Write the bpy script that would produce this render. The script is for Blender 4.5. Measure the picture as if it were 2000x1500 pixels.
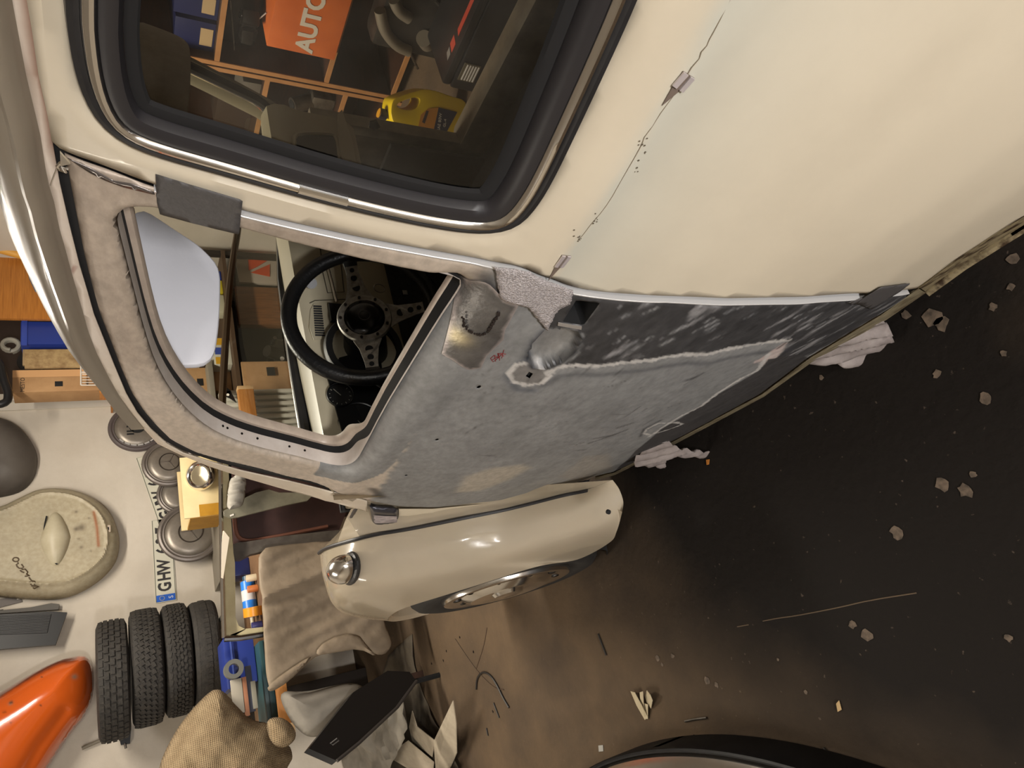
import bpy, bmesh, math, random
import numpy as np
from mathutils import Vector, Matrix
from mathutils.geometry import delaunay_2d_cdt

random.seed(7); rng = np.random.default_rng(7)
scene = bpy.context.scene
C = scene.collection
for o in list(bpy.data.objects): bpy.data.objects.remove(o, do_unlink=True)

# ------------------------------------------------------------------ camera
# world axes: X runs along the car towards its nose, Y to the car's left, Z up
CAM = np.array([.32, 1.05, 1.375]); FPX = 1340.0
PITCH, YAW, ROLL = math.radians(31), math.radians(27), math.radians(2.0)
_hd = np.array([math.cos(YAW), -math.sin(YAW), 0]); _rt = np.array([-math.sin(YAW), -math.cos(YAW), 0]); _up = np.array([0, 0, 1.])
_fw = _hd*math.cos(PITCH)-_up*math.sin(PITCH); _u2 = _up*math.cos(PITCH)+_hd*math.sin(PITCH)
_R = _rt*math.cos(ROLL)-_u2*math.sin(ROLL); _U = _u2*math.cos(ROLL)+_rt*math.sin(ROLL)
cd = bpy.data.cameras.new('camera'); cam = bpy.data.objects.new('camera', cd); C.objects.link(cam)
cd.sensor_fit = 'HORIZONTAL'; cd.sensor_width = 36; cd.lens = FPX*36/2000; cd.clip_start = .02; cd.clip_end = 60
_X, _Y, _Z = -_U, _R, -_fw          # the phone was held on its side: the picture lies rotated a quarter turn
cam.matrix_world = Matrix(((_X[0], _Y[0], _Z[0], CAM[0]), (_X[1], _Y[1], _Z[1], CAM[1]), (_X[2], _Y[2], _Z[2], CAM[2]), (0, 0, 0, 1)))
scene.camera = cam

# ------------------------------------------------------------------ world, lights, exposure
w = bpy.data.worlds.new('world'); scene.world = w; w.use_nodes = True
w.node_tree.nodes['Background'].inputs[0].default_value = (.9, .85, .75, 1); w.node_tree.nodes['Background'].inputs[1].default_value = .02
def area(name, loc, rot, sx, sy, power, col):
    d = bpy.data.lights.new(name, 'AREA'); d.shape = 'RECTANGLE'; d.size = sx; d.size_y = sy; d.energy = power; d.color = col
    o = bpy.data.objects.new(name, d); C.objects.link(o); o.location = loc; o.rotation_euler = rot; return o
WARM = (1, .92, .80); NEUT = (1, .97, .93)
LAMPS = [  # ceiling tubes: x, y, length along x, length along y, power
    (3.15, -.35, .14, 1.25, 74, WARM),
    (3.3, 2.1, .14, 1.25, 26, WARM),
    (-2.5, 1.9, 1.25, .14, 70, NEUT),
]
WORK = (-1.6, 2.6, 1.34)      # LED work light on a tripod behind the camera
WAIM = (1.1, .6, .85)
CEIL = 2.55
for i, (x, y, sx, sy, p, c) in enumerate(LAMPS):
    area('ceiling_tube_light', (x, y, CEIL-.13), (0, 0, 0), sx, sy, p, c)
_wd = Vector(WAIM)-Vector(WORK)
wl_ = area('work_light_beam', Vector(WORK)+_wd.normalized()*.03, _wd.to_track_quat('-Z', 'Y').to_euler(), .42, .30, 37, (1, .98, .97)); wl_.data.spread = math.radians(120)
scene.view_settings.view_transform = 'Standard'; scene.view_settings.look = 'None'
scene.view_settings.gamma = 1; scene.view_settings.use_curve_mapping = False
scene.view_settings.exposure = 0.1

# ------------------------------------------------------------------ pixel rays (2000 x 1500 photograph)
def ray(x, y): return _fw*FPX+_R*(750-y)-_U*(x-1000)
def on(x, y, ax, c):
    d = ray(x, y); t = (c-CAM[ax])/d[ax]; return CAM+t*d
def wallp(x, y, X): return Vector(on(x, y, 0, X))
def floorp(x, y, z=0): return Vector(on(x, y, 2, z))

# ------------------------------------------------------------------ materials
def lin(c):
    c = [v/255 for v in c]; return tuple((v/12.92 if v <= .04045 else ((v+.055)/1.055)**2.4) for v in c)+(1,)
MATS = {}
def M(name, col, rough=.6, metal=0, noise=None, bump=None, coat=0, col2=None, stretch=None, spec=.5, attr=False, nrange=(.35, .65), sheen=0):
    if name in MATS: return MATS[name]
    m = bpy.data.materials.new(name); m.use_nodes = True; nt = m.node_tree; b = nt.nodes['Principled BSDF']
    b.inputs['Roughness'].default_value = rough; b.inputs['Metallic'].default_value = metal
    b.inputs['Coat Weight'].default_value = coat; b.inputs['Coat Roughness'].default_value = .08
    b.inputs['Specular IOR Level'].default_value = spec
    b.inputs['Base Color'].default_value = lin(col)
    tc = nt.nodes.new('ShaderNodeTexCoord'); mp = nt.nodes.new('ShaderNodeMapping'); nt.links.new(tc.outputs['Object'], mp.inputs[0])
    if stretch: mp.inputs['Scale'].default_value = stretch
    src = None
    if attr:
        a = nt.nodes.new('ShaderNodeAttribute'); a.attribute_name = 'Col'; src = a.outputs['Color']
    if noise:
        n = nt.nodes.new('ShaderNodeTexNoise'); n.inputs['Scale'].default_value = noise; n.inputs['Detail'].default_value = 6; n.inputs['Roughness'].default_value = .62
        nt.links.new(mp.outputs[0], n.inputs['Vector'])
        rp = nt.nodes.new('ShaderNodeMapRange'); rp.inputs[1].default_value = nrange[0]; rp.inputs[2].default_value = nrange[1]
        nt.links.new(n.outputs['Fac'], rp.inputs[0])
        mx = nt.nodes.new('ShaderNodeMix'); mx.data_type = 'RGBA'
        nt.links.new(rp.outputs[0], mx.inputs[0])
        if attr:
            mx.blend_type = 'MULTIPLY'; mx.inputs[7].default_value = lin(col2 or (225, 222, 218)); nt.links.new(src, mx.inputs[6])
        else:
            mx.inputs[6].default_value = lin(col); mx.inputs[7].default_value = lin(col2 or [max(0, v*.8) for v in col])
        src = mx.outputs[2]
    if src is not None: nt.links.new(src, b.inputs['Base Color'])
    if bump:
        n2 = nt.nodes.new('ShaderNodeTexNoise'); n2.inputs['Scale'].default_value = bump[0]; n2.inputs['Detail'].default_value = 5
        nt.links.new(mp.outputs[0], n2.inputs['Vector'])
        bp = nt.nodes.new('ShaderNodeBump'); bp.inputs['Strength'].default_value = bump[1]; bp.inputs['Distance'].default_value = .01
        nt.links.new(n2.outputs['Fac'], bp.inputs['Height']); nt.links.new(bp.outputs[0], b.inputs['Normal'])
    MATS[name] = m; return m
def emis(name, col, s):
    m = bpy.data.materials.new(name); m.use_nodes = True; b = m.node_tree.nodes['Principled BSDF']
    b.inputs['Base Color'].default_value = lin(col); b.inputs['Emission Color'].default_value = lin(col); b.inputs['Emission Strength'].default_value = s; MATS[name] = m; return m
def glassmat(name, tint, rough=.0, alpha=.25, dirt=None):
    m = bpy.data.materials.new(name); m.use_nodes = True; nt = m.node_tree; nt.nodes.clear()
    out = nt.nodes.new('ShaderNodeOutputMaterial'); tr = nt.nodes.new('ShaderNodeBsdfTransparent'); gl = nt.nodes.new('ShaderNodeBsdfGlossy')
    tr.inputs[0].default_value = lin(tint); gl.inputs['Roughness'].default_value = rough; gl.inputs[0].default_value = (1, 1, 1, 1)
    fr = nt.nodes.new('ShaderNodeFresnel'); fr.inputs[0].default_value = 1.45
    mx = nt.nodes.new('ShaderNodeMixShader'); nt.links.new(fr.outputs[0], mx.inputs[0]); nt.links.new(tr.outputs[0], mx.inputs[1]); nt.links.new(gl.outputs[0], mx.inputs[2])
    last = mx
    if dirt:
        df = nt.nodes.new('ShaderNodeBsdfDiffuse'); df.inputs[0].default_value = lin((190, 185, 175))
        tc = nt.nodes.new('ShaderNodeTexCoord'); n = nt.nodes.new('ShaderNodeTexNoise'); n.inputs['Scale'].default_value = dirt[0]; n.inputs['Detail'].default_value = 8
        nt.links.new(tc.outputs['Object'], n.inputs['Vector'])
        r = nt.nodes.new('ShaderNodeMapRange'); r.inputs[1].default_value = .45; r.inputs[2].default_value = .8; r.inputs[4].default_value = dirt[1]; nt.links.new(n.outputs['Fac'], r.inputs[0])
        m2 = nt.nodes.new('ShaderNodeMixShader'); nt.links.new(r.outputs[0], m2.inputs[0]); nt.links.new(mx.outputs[0], m2.inputs[1]); nt.links.new(df.outputs[0], m2.inputs[2]); last = m2
    nt.links.new(last.outputs[0], out.inputs[0]); MATS[name] = m; return m

paint = M('cream_paint', (203, 193, 172), .33, coat=.25, noise=2.2, col2=(196, 190, 172), bump=(5, .03), attr=False)
cream_gloss = M('cream_gloss_paint', (224, 211, 189), .18, coat=.7, noise=3, col2=(218, 206, 183))
cream_old = M('cream_old_paint', (190, 180, 150), .5, noise=6, col2=(172, 158, 126), bump=(40, .05))
pinkp = M('pale_primer', (196, 182, 168), .55, noise=9, col2=(186, 172, 158))
roofp = M('roof_paint', (176, 163, 144), .28, coat=.35, noise=3, col2=(170, 158, 140))
rubber = M('black_rubber', (26, 25, 26), .45, noise=20, col2=(36, 35, 36))
rubber_sheen = M('satin_rubber', (38, 36, 38), .38)
blackgap = M('black_gap', (16, 14, 14), .9)
chrome = M('chrome', (236, 234, 230), .17, 1, bump=(60, .02))
bright = M('bare_edge_metal', (216, 214, 212), .28, .35)
steel = M('steel', (150, 146, 140), .35, 1, noise=30, col2=(110, 106, 100))
darksteel = M('dark_steel', (70, 67, 64), .45, 1, noise=25, col2=(40, 38, 36))
blackp = M('black_plastic', (22, 22, 24), .4)
blackm = M('black_matte', (14, 14, 15), .8)
white = M('white_paint', (222, 216, 204), .6)
wood = M('pine_wood', (186, 128, 70), .5, noise=7, col2=(164, 106, 52), stretch=(1, 1, 12))
woodx = M('oak_wood', (190, 124, 52), .42, noise=5, col2=(160, 98, 38), stretch=(6, 1, 30))
walnut = M('walnut_board', (66, 40, 26), .5, noise=6, col2=(50, 30, 19), stretch=(2, 2, 14))
card = M('cardboard', (176, 138, 96), .8, noise=9, col2=(160, 122, 82))
card2 = M('pale_cardboard', (168, 142, 104), .8, noise=9, col2=(150, 124, 88))
bluep = M('blue_plastic', (38, 56, 132), .4)
darkblue = M('dark_blue_plastic', (24, 32, 74), .35)
orangep = M('orange_paint', (214, 92, 28), .17, coat=.7, noise=2.5, col2=(200, 84, 30))

# ------------------------------------------------------------------ object helpers
def link(o, parent=None):
    C.objects.link(o)
    if parent is not None: o.parent = parent
    return o
def tag(o, label=None, cat=None, group=None, kind=None):
    if label: o['label'] = label
    if cat: o['category'] = cat
    if group: o['group'] = group
    if kind: o['kind'] = kind
    return o
def thing(name, label, cat, loc=(0, 0, 0), rot=(0, 0, 0), group=None):
    o = bpy.data.objects.new(name, None); o.empty_display_size = .05; link(o); o.location = loc; o.rotation_euler = rot
    return tag(o, label, cat, group)
def wpart(name, bm_or_me, mat, root, smooth=True, label=None):
    """part whose mesh is given in world coordinates, hung under a root that may itself be moved"""
    o = mk(name, bm_or_me, mat, root, smooth)
    m = Matrix.Translation(root.location) @ root.rotation_euler.to_matrix().to_4x4()
    o.data.transform(m.inverted())
    if label: o['label'] = label
    return o
def mk(name, bm, mat, parent=None, smooth=True, label=None):
    if isinstance(bm, bpy.types.Mesh): me = bm
    else:
        me = bpy.data.meshes.new(name); bm.to_mesh(me); bm.free()
    me.materials.clear()
    for m in (mat if isinstance(mat, (list, tuple)) else [mat]): me.materials.append(m)
    o = bpy.data.objects.new(name, me)
    if smooth:
        me.polygons.foreach_set('use_smooth', [True]*len(me.polygons))
        me.set_sharp_from_angle(angle=math.radians(38))
    if label: o['label'] = label
    return link(o, parent)
def struct(name, bm, mat, smooth=False):
    return tag(mk(name, bm, mat, None, smooth), kind='structure')
def copy_tree(o, parent=None):
    c = o.copy(); C.objects.link(c); c.parent = parent
    for ch in list(o.children): copy_tree(ch, c)
    return c
def frame(z, x=None):
    z = Vector(z).normalized(); x = Vector(x) if x is not None else (Vector((0, 0, 1)) if abs(z.z) < .9 else Vector((1, 0, 0)))
    y = z.cross(x).normalized(); x = y.cross(z).normalized(); return x, y, z
def box(bm, c, s, rot=None, bev=0, mi=0):
    m = Matrix.Translation(Vector(c))
    if rot is not None: m = m @ (rot.to_4x4() if isinstance(rot, Matrix) else Matrix.Rotation(rot, 4, 'Z'))
    r = bmesh.ops.create_cube(bm, size=1, matrix=m @ Matrix.Diagonal((s[0], s[1], s[2], 1)))
    fs = {f for v in r['verts'] for f in v.link_faces}
    for f in fs: f.material_index = mi
    if bev: bmesh.ops.bevel(bm, geom=list({e for v in r['verts'] for e in v.link_edges}), offset=bev, segments=2, profile=.6, affect='EDGES')
    return bm
def obox(c, s, rot=None, bev=0): return box(bmesh.new(), c, s, rot, bev)
def cyl(bm, a, b, r, r2=None, n=20, cap=True):
    a, b = Vector(a), Vector(b); x, y, z = frame(b-a)
    r2 = r if r2 is None else r2
    A = [bm.verts.new(a+(x*math.cos(t)+y*math.sin(t))*r) for t in [2*math.pi*i/n for i in range(n)]]
    B = [bm.verts.new(b+(x*math.cos(t)+y*math.sin(t))*r2) for t in [2*math.pi*i/n for i in range(n)]]
    for i in range(n): bm.faces.new((A[i], A[(i+1) % n], B[(i+1) % n], B[i]))
    if cap:
        bm.faces.new(A[::-1]); bm.faces.new(B)
    return bm
def tube(bm, pts, r, n=8, closed=False, radii=None, up=None):
    pts = [Vector(p) for p in pts]; N = len(pts); rings = []
    prev = None
    for i, p in enumerate(pts):
        d = (pts[(i+1) % N]-pts[i-1]) if closed else (pts[min(i+1, N-1)]-pts[max(i-1, 0)])
        if prev is None: x, y, z = frame(d, up)
        else:
            z = d.normalized(); x = (prev-z*prev.dot(z)).normalized(); y = z.cross(x)
        prev = x; rr = radii[i] if radii else r
        if isinstance(rr, (int, float)): rr = (rr, rr)
        rings.append([bm.verts.new(p+x*math.cos(t)*rr[0]+y*math.sin(t)*rr[1]) for t in [2*math.pi*k/n for k in range(n)]])
    for i in range(N if closed else N-1):
        a, b = rings[i], rings[(i+1) % N]
        for k in range(n): bm.faces.new((a[k], a[(k+1) % n], b[(k+1) % n], b[k]))
    if not closed:
        bm.faces.new(rings[0][::-1]); bm.faces.new(rings[-1])
    return bm
def lathe(bm, prof, o=(0, 0, 0), axis=(0, 0, 1), n=48, a0=0, a1=2*math.pi, xdir=None):
    x, y, z = frame(axis, xdir); o = Vector(o); full = abs(a1-a0-2*math.pi) < 1e-6
    R = []
    for i in range(n if full else n+1):
        t = a0+(a1-a0)*i/n; d = x*math.cos(t)+y*math.sin(t)
        R.append([bm.verts.new(o+d*r+z*h) for r, h in prof])
    for i in range(n):
        a, b = R[i], R[(i+1) % len(R)]
        for k in range(len(prof)-1):
            try: bm.faces.new((a[k], b[k], b[k+1], a[k+1]))
            except ValueError: pass
    return bm
def cleanup(bm):
    bmesh.ops.remove_doubles(bm, verts=bm.verts, dist=1e-6)
    bmesh.ops.dissolve_degenerate(bm, dist=1e-7, edges=bm.edges); bmesh.ops.recalc_face_normals(bm, faces=bm.faces); return bm
def slab(pts, d):
    """polygon (3-D points) extruded by vector d"""
    bm = bmesh.new(); d = Vector(d); A = [bm.verts.new(Vector(p)) for p in pts]; B = [bm.verts.new(Vector(p)+d) for p in pts]
    n = len(A); bm.faces.new(A[::-1]); bm.faces.new(B)
    for i in range(n): bm.faces.new((A[i], A[(i+1) % n], B[(i+1) % n], B[i]))
    bmesh.ops.recalc_face_normals(bm, faces=bm.faces); return bm
def sheet(grid, thick=0):
    """grid of points -> surface, optionally closed to a sheet of that thickness"""
    bm = bmesh.new(); V = [[bm.verts.new(Vector(p)) for p in row] for row in grid]
    for i in range(len(V)-1):
        for j in range(len(V[0])-1): bm.faces.new((V[i][j], V[i+1][j], V[i+1][j+1], V[i][j+1]))
    if thick: bmesh.ops.solidify(bm, geom=bm.faces[:], thickness=thick)
    return bm
def solid(o, t, off=-1):
    m = o.modifiers.new('thickness', 'SOLIDIFY'); m.thickness = t; m.offset = off; return o
def setcol(me, cols):
    a = me.color_attributes.new('Col', 'FLOAT_COLOR', 'POINT'); c = np.ones((len(me.vertices), 4), 'f'); c[:, :3] = cols; a.data.foreach_set('color', c.ravel())
def linA(c): return np.array(lin(c)[:3])
def text3d(s, size, mat, name, parent, mtx, ext=.0006, align='CENTER', bold=0.):
    cu = bpy.data.curves.new('t', 'FONT'); cu.body = s; cu.size = size; cu.extrude = ext; cu.align_x = align; cu.align_y = 'CENTER'; cu.resolution_u = 3; cu.offset = bold
    t = bpy.data.objects.new('t', cu); C.objects.link(t); dg = bpy.context.evaluated_depsgraph_get(); me = bpy.data.meshes.new_from_object(t.evaluated_get(dg))
    bpy.data.objects.remove(t); bpy.data.curves.remove(cu)
    me.transform(mtx); return mk(name, me, mat, parent, False)
def resample(p, n, closed=False):
    p = np.array(p, float)
    if closed: p = np.vstack([p, p[:1]])
    d = np.r_[0, np.cumsum(np.linalg.norm(np.diff(p, axis=0), axis=1))]; t = np.linspace(0, d[-1], n+1 if closed else n)
    q = np.stack([np.interp(t, d, p[:, k]) for k in range(p.shape[1])], 1)
    return q[:-1] if closed else q
def smoothc(p, it=2, closed=False):
    """Chaikin corner cutting"""
    p = np.array(p, float)
    for _ in range(it):
        a = p if closed else p[:-1]; b = np.roll(p, -1, 0) if closed else p[1:]
        q = np.empty((2*len(a), p.shape[1])); q[0::2] = .75*a+.25*b; q[1::2] = .25*a+.75*b
        p = q if closed else np.vstack([p[:1], q, p[-1:]])
    return p
def inpoly(P, poly):
    P = np.asarray(P); poly = np.asarray(poly); x, y = P[:, 0], P[:, 1]; r = np.zeros(len(P), bool); j = len(poly)-1
    for i in range(len(poly)):
        xi, yi = poly[i]; xj, yj = poly[j]
        if yi != yj: r ^= ((yi > y) != (yj > y)) & (x < (xj-xi)*(y-yi)/(yj-yi)+xi)
        j = i
    return r
def dseg(P, poly, closed=True):
    P = np.asarray(P, float); poly = np.asarray(poly, float); best = np.full(len(P), 1e9)
    n = len(poly)
    for i in range(n if closed else n-1):
        a, b = poly[i], poly[(i+1) % n]; ab = b-a; L = ab@ab+1e-12
        t = np.clip(((P-a)@ab)/L, 0, 1); best = np.minimum(best, np.linalg.norm(P-(a+t[:, None]*ab), axis=1))
    return best

# ------------------------------------------------------------------ room
XW = 5.05; YR = -2.15; YL = 3.4; XB = -3.2
fl = M('concrete_floor', (96, 79, 60), .78, noise=3.2, col2=(72, 60, 48), bump=(45, .25), nrange=(.3, .7), spec=.22)
nt = fl.node_tree; b = nt.nodes['Principled BSDF']       # oil stain, its dark also standing in for the car's shadow; drips and grit
tc = nt.nodes.new('ShaderNodeTexCoord'); 
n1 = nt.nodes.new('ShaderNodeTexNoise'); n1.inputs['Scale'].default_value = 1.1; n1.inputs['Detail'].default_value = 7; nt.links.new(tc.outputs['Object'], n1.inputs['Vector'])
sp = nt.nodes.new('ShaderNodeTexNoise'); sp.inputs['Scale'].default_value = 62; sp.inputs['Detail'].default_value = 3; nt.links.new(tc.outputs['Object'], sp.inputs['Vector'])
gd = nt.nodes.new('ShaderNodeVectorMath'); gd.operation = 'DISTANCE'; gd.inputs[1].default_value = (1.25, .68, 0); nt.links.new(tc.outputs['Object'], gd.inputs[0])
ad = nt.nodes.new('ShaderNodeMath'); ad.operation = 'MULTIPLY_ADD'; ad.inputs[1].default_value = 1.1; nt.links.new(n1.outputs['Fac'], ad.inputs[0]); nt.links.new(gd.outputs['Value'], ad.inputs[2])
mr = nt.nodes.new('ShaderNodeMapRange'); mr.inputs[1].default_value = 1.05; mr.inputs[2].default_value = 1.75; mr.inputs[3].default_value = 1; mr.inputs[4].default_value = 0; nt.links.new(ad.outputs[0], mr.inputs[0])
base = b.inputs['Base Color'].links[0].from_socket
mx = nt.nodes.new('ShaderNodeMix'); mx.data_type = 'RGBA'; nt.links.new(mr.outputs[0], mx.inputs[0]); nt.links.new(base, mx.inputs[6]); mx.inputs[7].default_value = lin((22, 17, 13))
ms = nt.nodes.new('ShaderNodeMapRange'); ms.inputs[1].default_value = .69; ms.inputs[2].default_value = .74; ms.inputs[4].default_value = .5; nt.links.new(sp.outputs['Fac'], ms.inputs[0])
mx2 = nt.nodes.new('ShaderNodeMix'); mx2.data_type = 'RGBA'; nt.links.new(ms.outputs[0], mx2.inputs[0]); nt.links.new(mx.outputs[2], mx2.inputs[6]); mx2.inputs[7].default_value = lin((104, 90, 78))
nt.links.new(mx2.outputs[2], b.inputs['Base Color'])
wallm = M('white_plaster_wall', (205, 196, 182), .85, noise=2.5, col2=(192, 182, 167), bump=(30, .12))
ceilm = M('ceiling_paint', (190, 182, 168), .9)
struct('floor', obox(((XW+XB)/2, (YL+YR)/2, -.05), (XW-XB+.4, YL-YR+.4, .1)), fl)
struct('ceiling', obox(((XW+XB)/2, (YL+YR)/2, CEIL+.05), (XW-XB+.4, YL-YR+.4, .1)), ceilm)
struct('wall_front', obox((XW+.06, (YL+YR)/2, CEIL/2), (.12, YL-YR+.4, CEIL)), wallm)
struct('wall_back', obox((XB-.06, (YL+YR)/2, CEIL/2), (.12, YL-YR+.4, CEIL)), wallm)
struct('wall_right', obox(((XW+XB)/2, YR-.06, CEIL/2), (XW-XB, .12, CEIL)), wallm)
struct('wall_left', obox(((XW+XB)/2, YL+.06, CEIL/2), (XW-XB, .12, CEIL)), wallm)
# ================================================================== the car
car = thing('vintage_car', 'cream vintage saloon car with a bare metal driver door under repair', 'car', (0, 0, 0))
# ---- side surface of the body: half width as a function of length x and height z
_zt = np.arange(.0, 1.75, .001)
_pz = [0, .20, .30, .42, .55, .68, .78, .86, .905, .945, .955, .985, 1.0, 1.05, 1.12, 1.2, 1.3, 1.36, 1.40, 1.44, 1.75]
_py = [.645, .655, .672, .686, .690, .684, .672, .655, .642, .640, .632, .618, .611, .598, .583, .565, .540, .524, .512, .498, .38]
_yt = np.interp(_zt, _pz, _py)
_k = np.exp(-.5*(np.arange(-30, 31)/9.)**2); _k /= _k.sum(); _yt = np.convolve(np.pad(_yt, 30, 'edge'), _k, 'valid')
_xp = [-1.3, -1.0, -.7, -.4, -.1, .2, .5, .8, 1.1, 1.35, 1.6, 1.75, 1.95]; _xd = [-.50, -.30, -.17, -.09, -.04, -.015, -.002, 0, -.003, -.014, -.036, -.055, -.09]
_xt = np.arange(-1.4, 2.1, .002); _dt = np.interp(_xt, _xp, _xd); _k2 = np.exp(-.5*(np.arange(-100, 101)/35.)**2); _k2 /= _k2.sum(); _dt = np.convolve(np.pad(_dt, 100, 'edge'), _k2, 'valid')
def YS(x, z): return np.interp(z, _zt, _yt)+np.interp(x, _xt, _dt)
def hit(px, py, off=0.):
    d = ray(px, py); d = d/np.linalg.norm(d); g = lambda t: (CAM[1]+t*d[1])-(YS(CAM[0]+t*d[0], CAM[2]+t*d[2])+off)
    t0 = 0.02; t = t0
    while t < 6:
        if g(t) < 0: break
        t += .01
    a, bb = t-.01, t
    for _ in range(30):
        m = (a+bb)/2
        if g(m) > 0: a = m
        else: bb = m
    P = CAM+bb*d; return P
def XZ(pts, off=0.): return np.array([[P[0], P[2]] for P in (hit(x, y, off) for x, y in pts)])
def P3(xz, off=0.):
    xz = np.asarray(xz); return np.stack([xz[:, 0], YS(xz[:, 0], xz[:, 1])+off, xz[:, 1]], 1)
def panel(outline, holes=(), step=.012, off=0., extra=None, rings=()):
    """curved sheet on the body side bounded by outline (xz), with holes; returns xz points and triangles"""
    outline = np.asarray(outline); holes = [np.asarray(h) for h in holes]
    mn, mxx = outline.min(0), outline.max(0)
    gx, gz = np.meshgrid(np.arange(mn[0], mxx[0], step), np.arange(mn[1], mxx[1], step)); G = np.stack([gx.ravel(), gz.ravel()], 1)
    if extra is not None: G = np.vstack([G, extra])
    k = inpoly(G, outline)&(dseg(G, outline) > step*.35)
    for h in holes: k &= ~inpoly(G, h)&(dseg(G, h) > step*.35)
    G = G[k]
    V = [outline]+holes; E = []; s = 0
    for h in V:
        n = len(h); E += [(s+i, s+(i+1) % n) for i in range(n)]; s += n
    allv = np.vstack(V+[G])
    r = delaunay_2d_cdt([Vector(p) for p in allv], E, [], 0, 1e-7)
    V2 = np.array([tuple(v) for v in r[0]]); F = np.array([f for f in r[2]])
    c = V2[F].mean(1); keep = inpoly(c, outline)
    for h in holes: keep &= ~inpoly(c, h)
    F = F[keep]
    a, b2, c2 = V2[F[:, 0]], V2[F[:, 1]], V2[F[:, 2]]
    cr = (b2[:, 0]-a[:, 0])*(c2[:, 1]-a[:, 1])-(b2[:, 1]-a[:, 1])*(c2[:, 0]-a[:, 0])
    F[cr > 0] = F[cr > 0][:, ::-1]       # normals to +y
    return V2, F
def tomesh(name, co, F):
    me = bpy.data.meshes.new(name); me.from_pydata([tuple(c) for c in co], [], [tuple(int(i) for i in f) for f in F]); me.update(); return me
def ring_offset(xz, d):
    """inset a closed outline (xz) by d towards its inside"""
    p = np.asarray(xz); a = np.roll(p, 1, 0); b2 = np.roll(p, -1, 0); t = b2-a; t /= np.linalg.norm(t, axis=1)[:, None]+1e-12
    n = np.stack([-t[:, 1], t[:, 0]], 1)
    area2 = np.sum(p[:, 0]*np.roll(p[:, 1], -1)-np.roll(p[:, 0], -1)*p[:, 1])
    if area2 < 0: n = -n
    return p+n*d
def ringstrip(name, xz, steps, mat, parent, closed=True, steps2=None, wt=None):
    """band along a closed outline; steps = [(inset, height off the body side)]"""
    loops = [P3(ring_offset(xz, i), 0)+np.array([0, h, 0]) for i, h in steps]
    if steps2 is not None: loops = [A*(1-wt[:, None])+(P3(ring_offset(xz, i), 0)+np.array([0, h, 0]))*wt[:, None] for A, (i, h) in zip(loops, steps2)]
    n = len(xz); co = np.vstack(loops); F = []
    for s in range(len(loops)-1):
        for i in range(n if closed else n-1):
            j = (i+1) % n; F.append((s*n+i, s*n+j, (s+1)*n+j, (s+1)*n+i))
    bm = bmesh.new(); me = tomesh(name, co, F); bm.from_mesh(me); bpy.data.meshes.remove(me); bmesh.ops.recalc_face_normals(bm, faces=bm.faces)
    # make normals face outwards (+y)
    if sum(f.normal.y*f.calc_area() for f in bm.faces) < 0: bmesh.ops.reverse_faces(bm, faces=bm.faces[:])
    return mk(name, bm, mat, parent)
def sm(a, b, x):
    t = np.clip((x-a)/(b-a), 0, 1); return t*t*(3-2*t)

# ---- traced lines (photo pixels)
gap_line = [(101, 280), (129, 297), (210, 325), (301, 361), (400, 388), (472, 410), (600, 440), (700, 462), (850, 490), (958, 511), (1030, 522), (1075, 543), (1117, 561), (1210, 573), (1300, 577), (1450, 582), (1510, 581), (1600, 577), (1695, 571), (1790, 563)]
win_px = [(128, 0), (134, 60), (146, 130), (166, 190), (196, 238), (240, 273), (300, 299), (420, 332), (560, 372), (700, 409), (850, 442), (930, 452), (980, 449), (1018, 431), (1048, 396), (1078, 346), (1130, 237), (1190, 108), (1238, 0)]
rail_up = [(17, 0), (45, 147), (73, 262), (87, 350), (91, 364), (101, 395), (109, 438), (122, 483), (136, 534), (146, 567), (160, 615), (169, 646), (186, 689), (208, 732)]
rail_out = [(230, 772), (280, 838), (308, 868), (356, 891), (406, 911), (470, 932), (560, 958), (650, 982), (717, 1000)]
rail_low = [(101, 276), (116, 360), (134, 438), (155, 521), (169, 567), (183, 616), (207, 676), (224, 718), (246, 770), (268, 808), (295, 840), (326, 868), (358, 886), (420, 906), (470, 920), (560, 940), (640, 960), (717, 980)]
edge_top = [(52, 0), (61, 52), (75, 147), (93, 227), (101, 276)]

# ---- rear quarter panel with the side window hole
qx = XZ(gap_line); wq = XZ(win_px); et = XZ(edge_top)
wq = np.vstack([wq, [(.46, 1.028), (.36, 1.03), (.28, 1.045), (.235, 1.085), (.225, 1.14), (.245, 1.21), (.29, 1.28), (.35, 1.33), (.43, 1.362), (.52, 1.376), (.60, 1.384)]])
wq = resample(smoothc(wq, 2, True), 150, True)
sill_up = XZ([(1793, 562), (1867, 506), (1954, 450), (2000, 422)])
top_rear = [(-1.0, .95), (-.9, 1.1), (-.6, 1.28), (-.2, 1.385), (.3, 1.428), (.55, 1.425)]
ql = np.vstack([et, resample(smoothc(qx, 2), 180)[1:], sill_up, [(.3, sill_up[-1][1]), (-.2, .34), (-.6, .40), (-1.0, .50)], top_rear])
V, F = panel(ql, [wq], .011)
dw = dseg(V, wq)
co = P3(V); co[:, 1] -= .012*(1-sm(0, .016, dw))
q = mk('quarter_panel', tomesh('quarter_panel', co, F), None, car)
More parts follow.
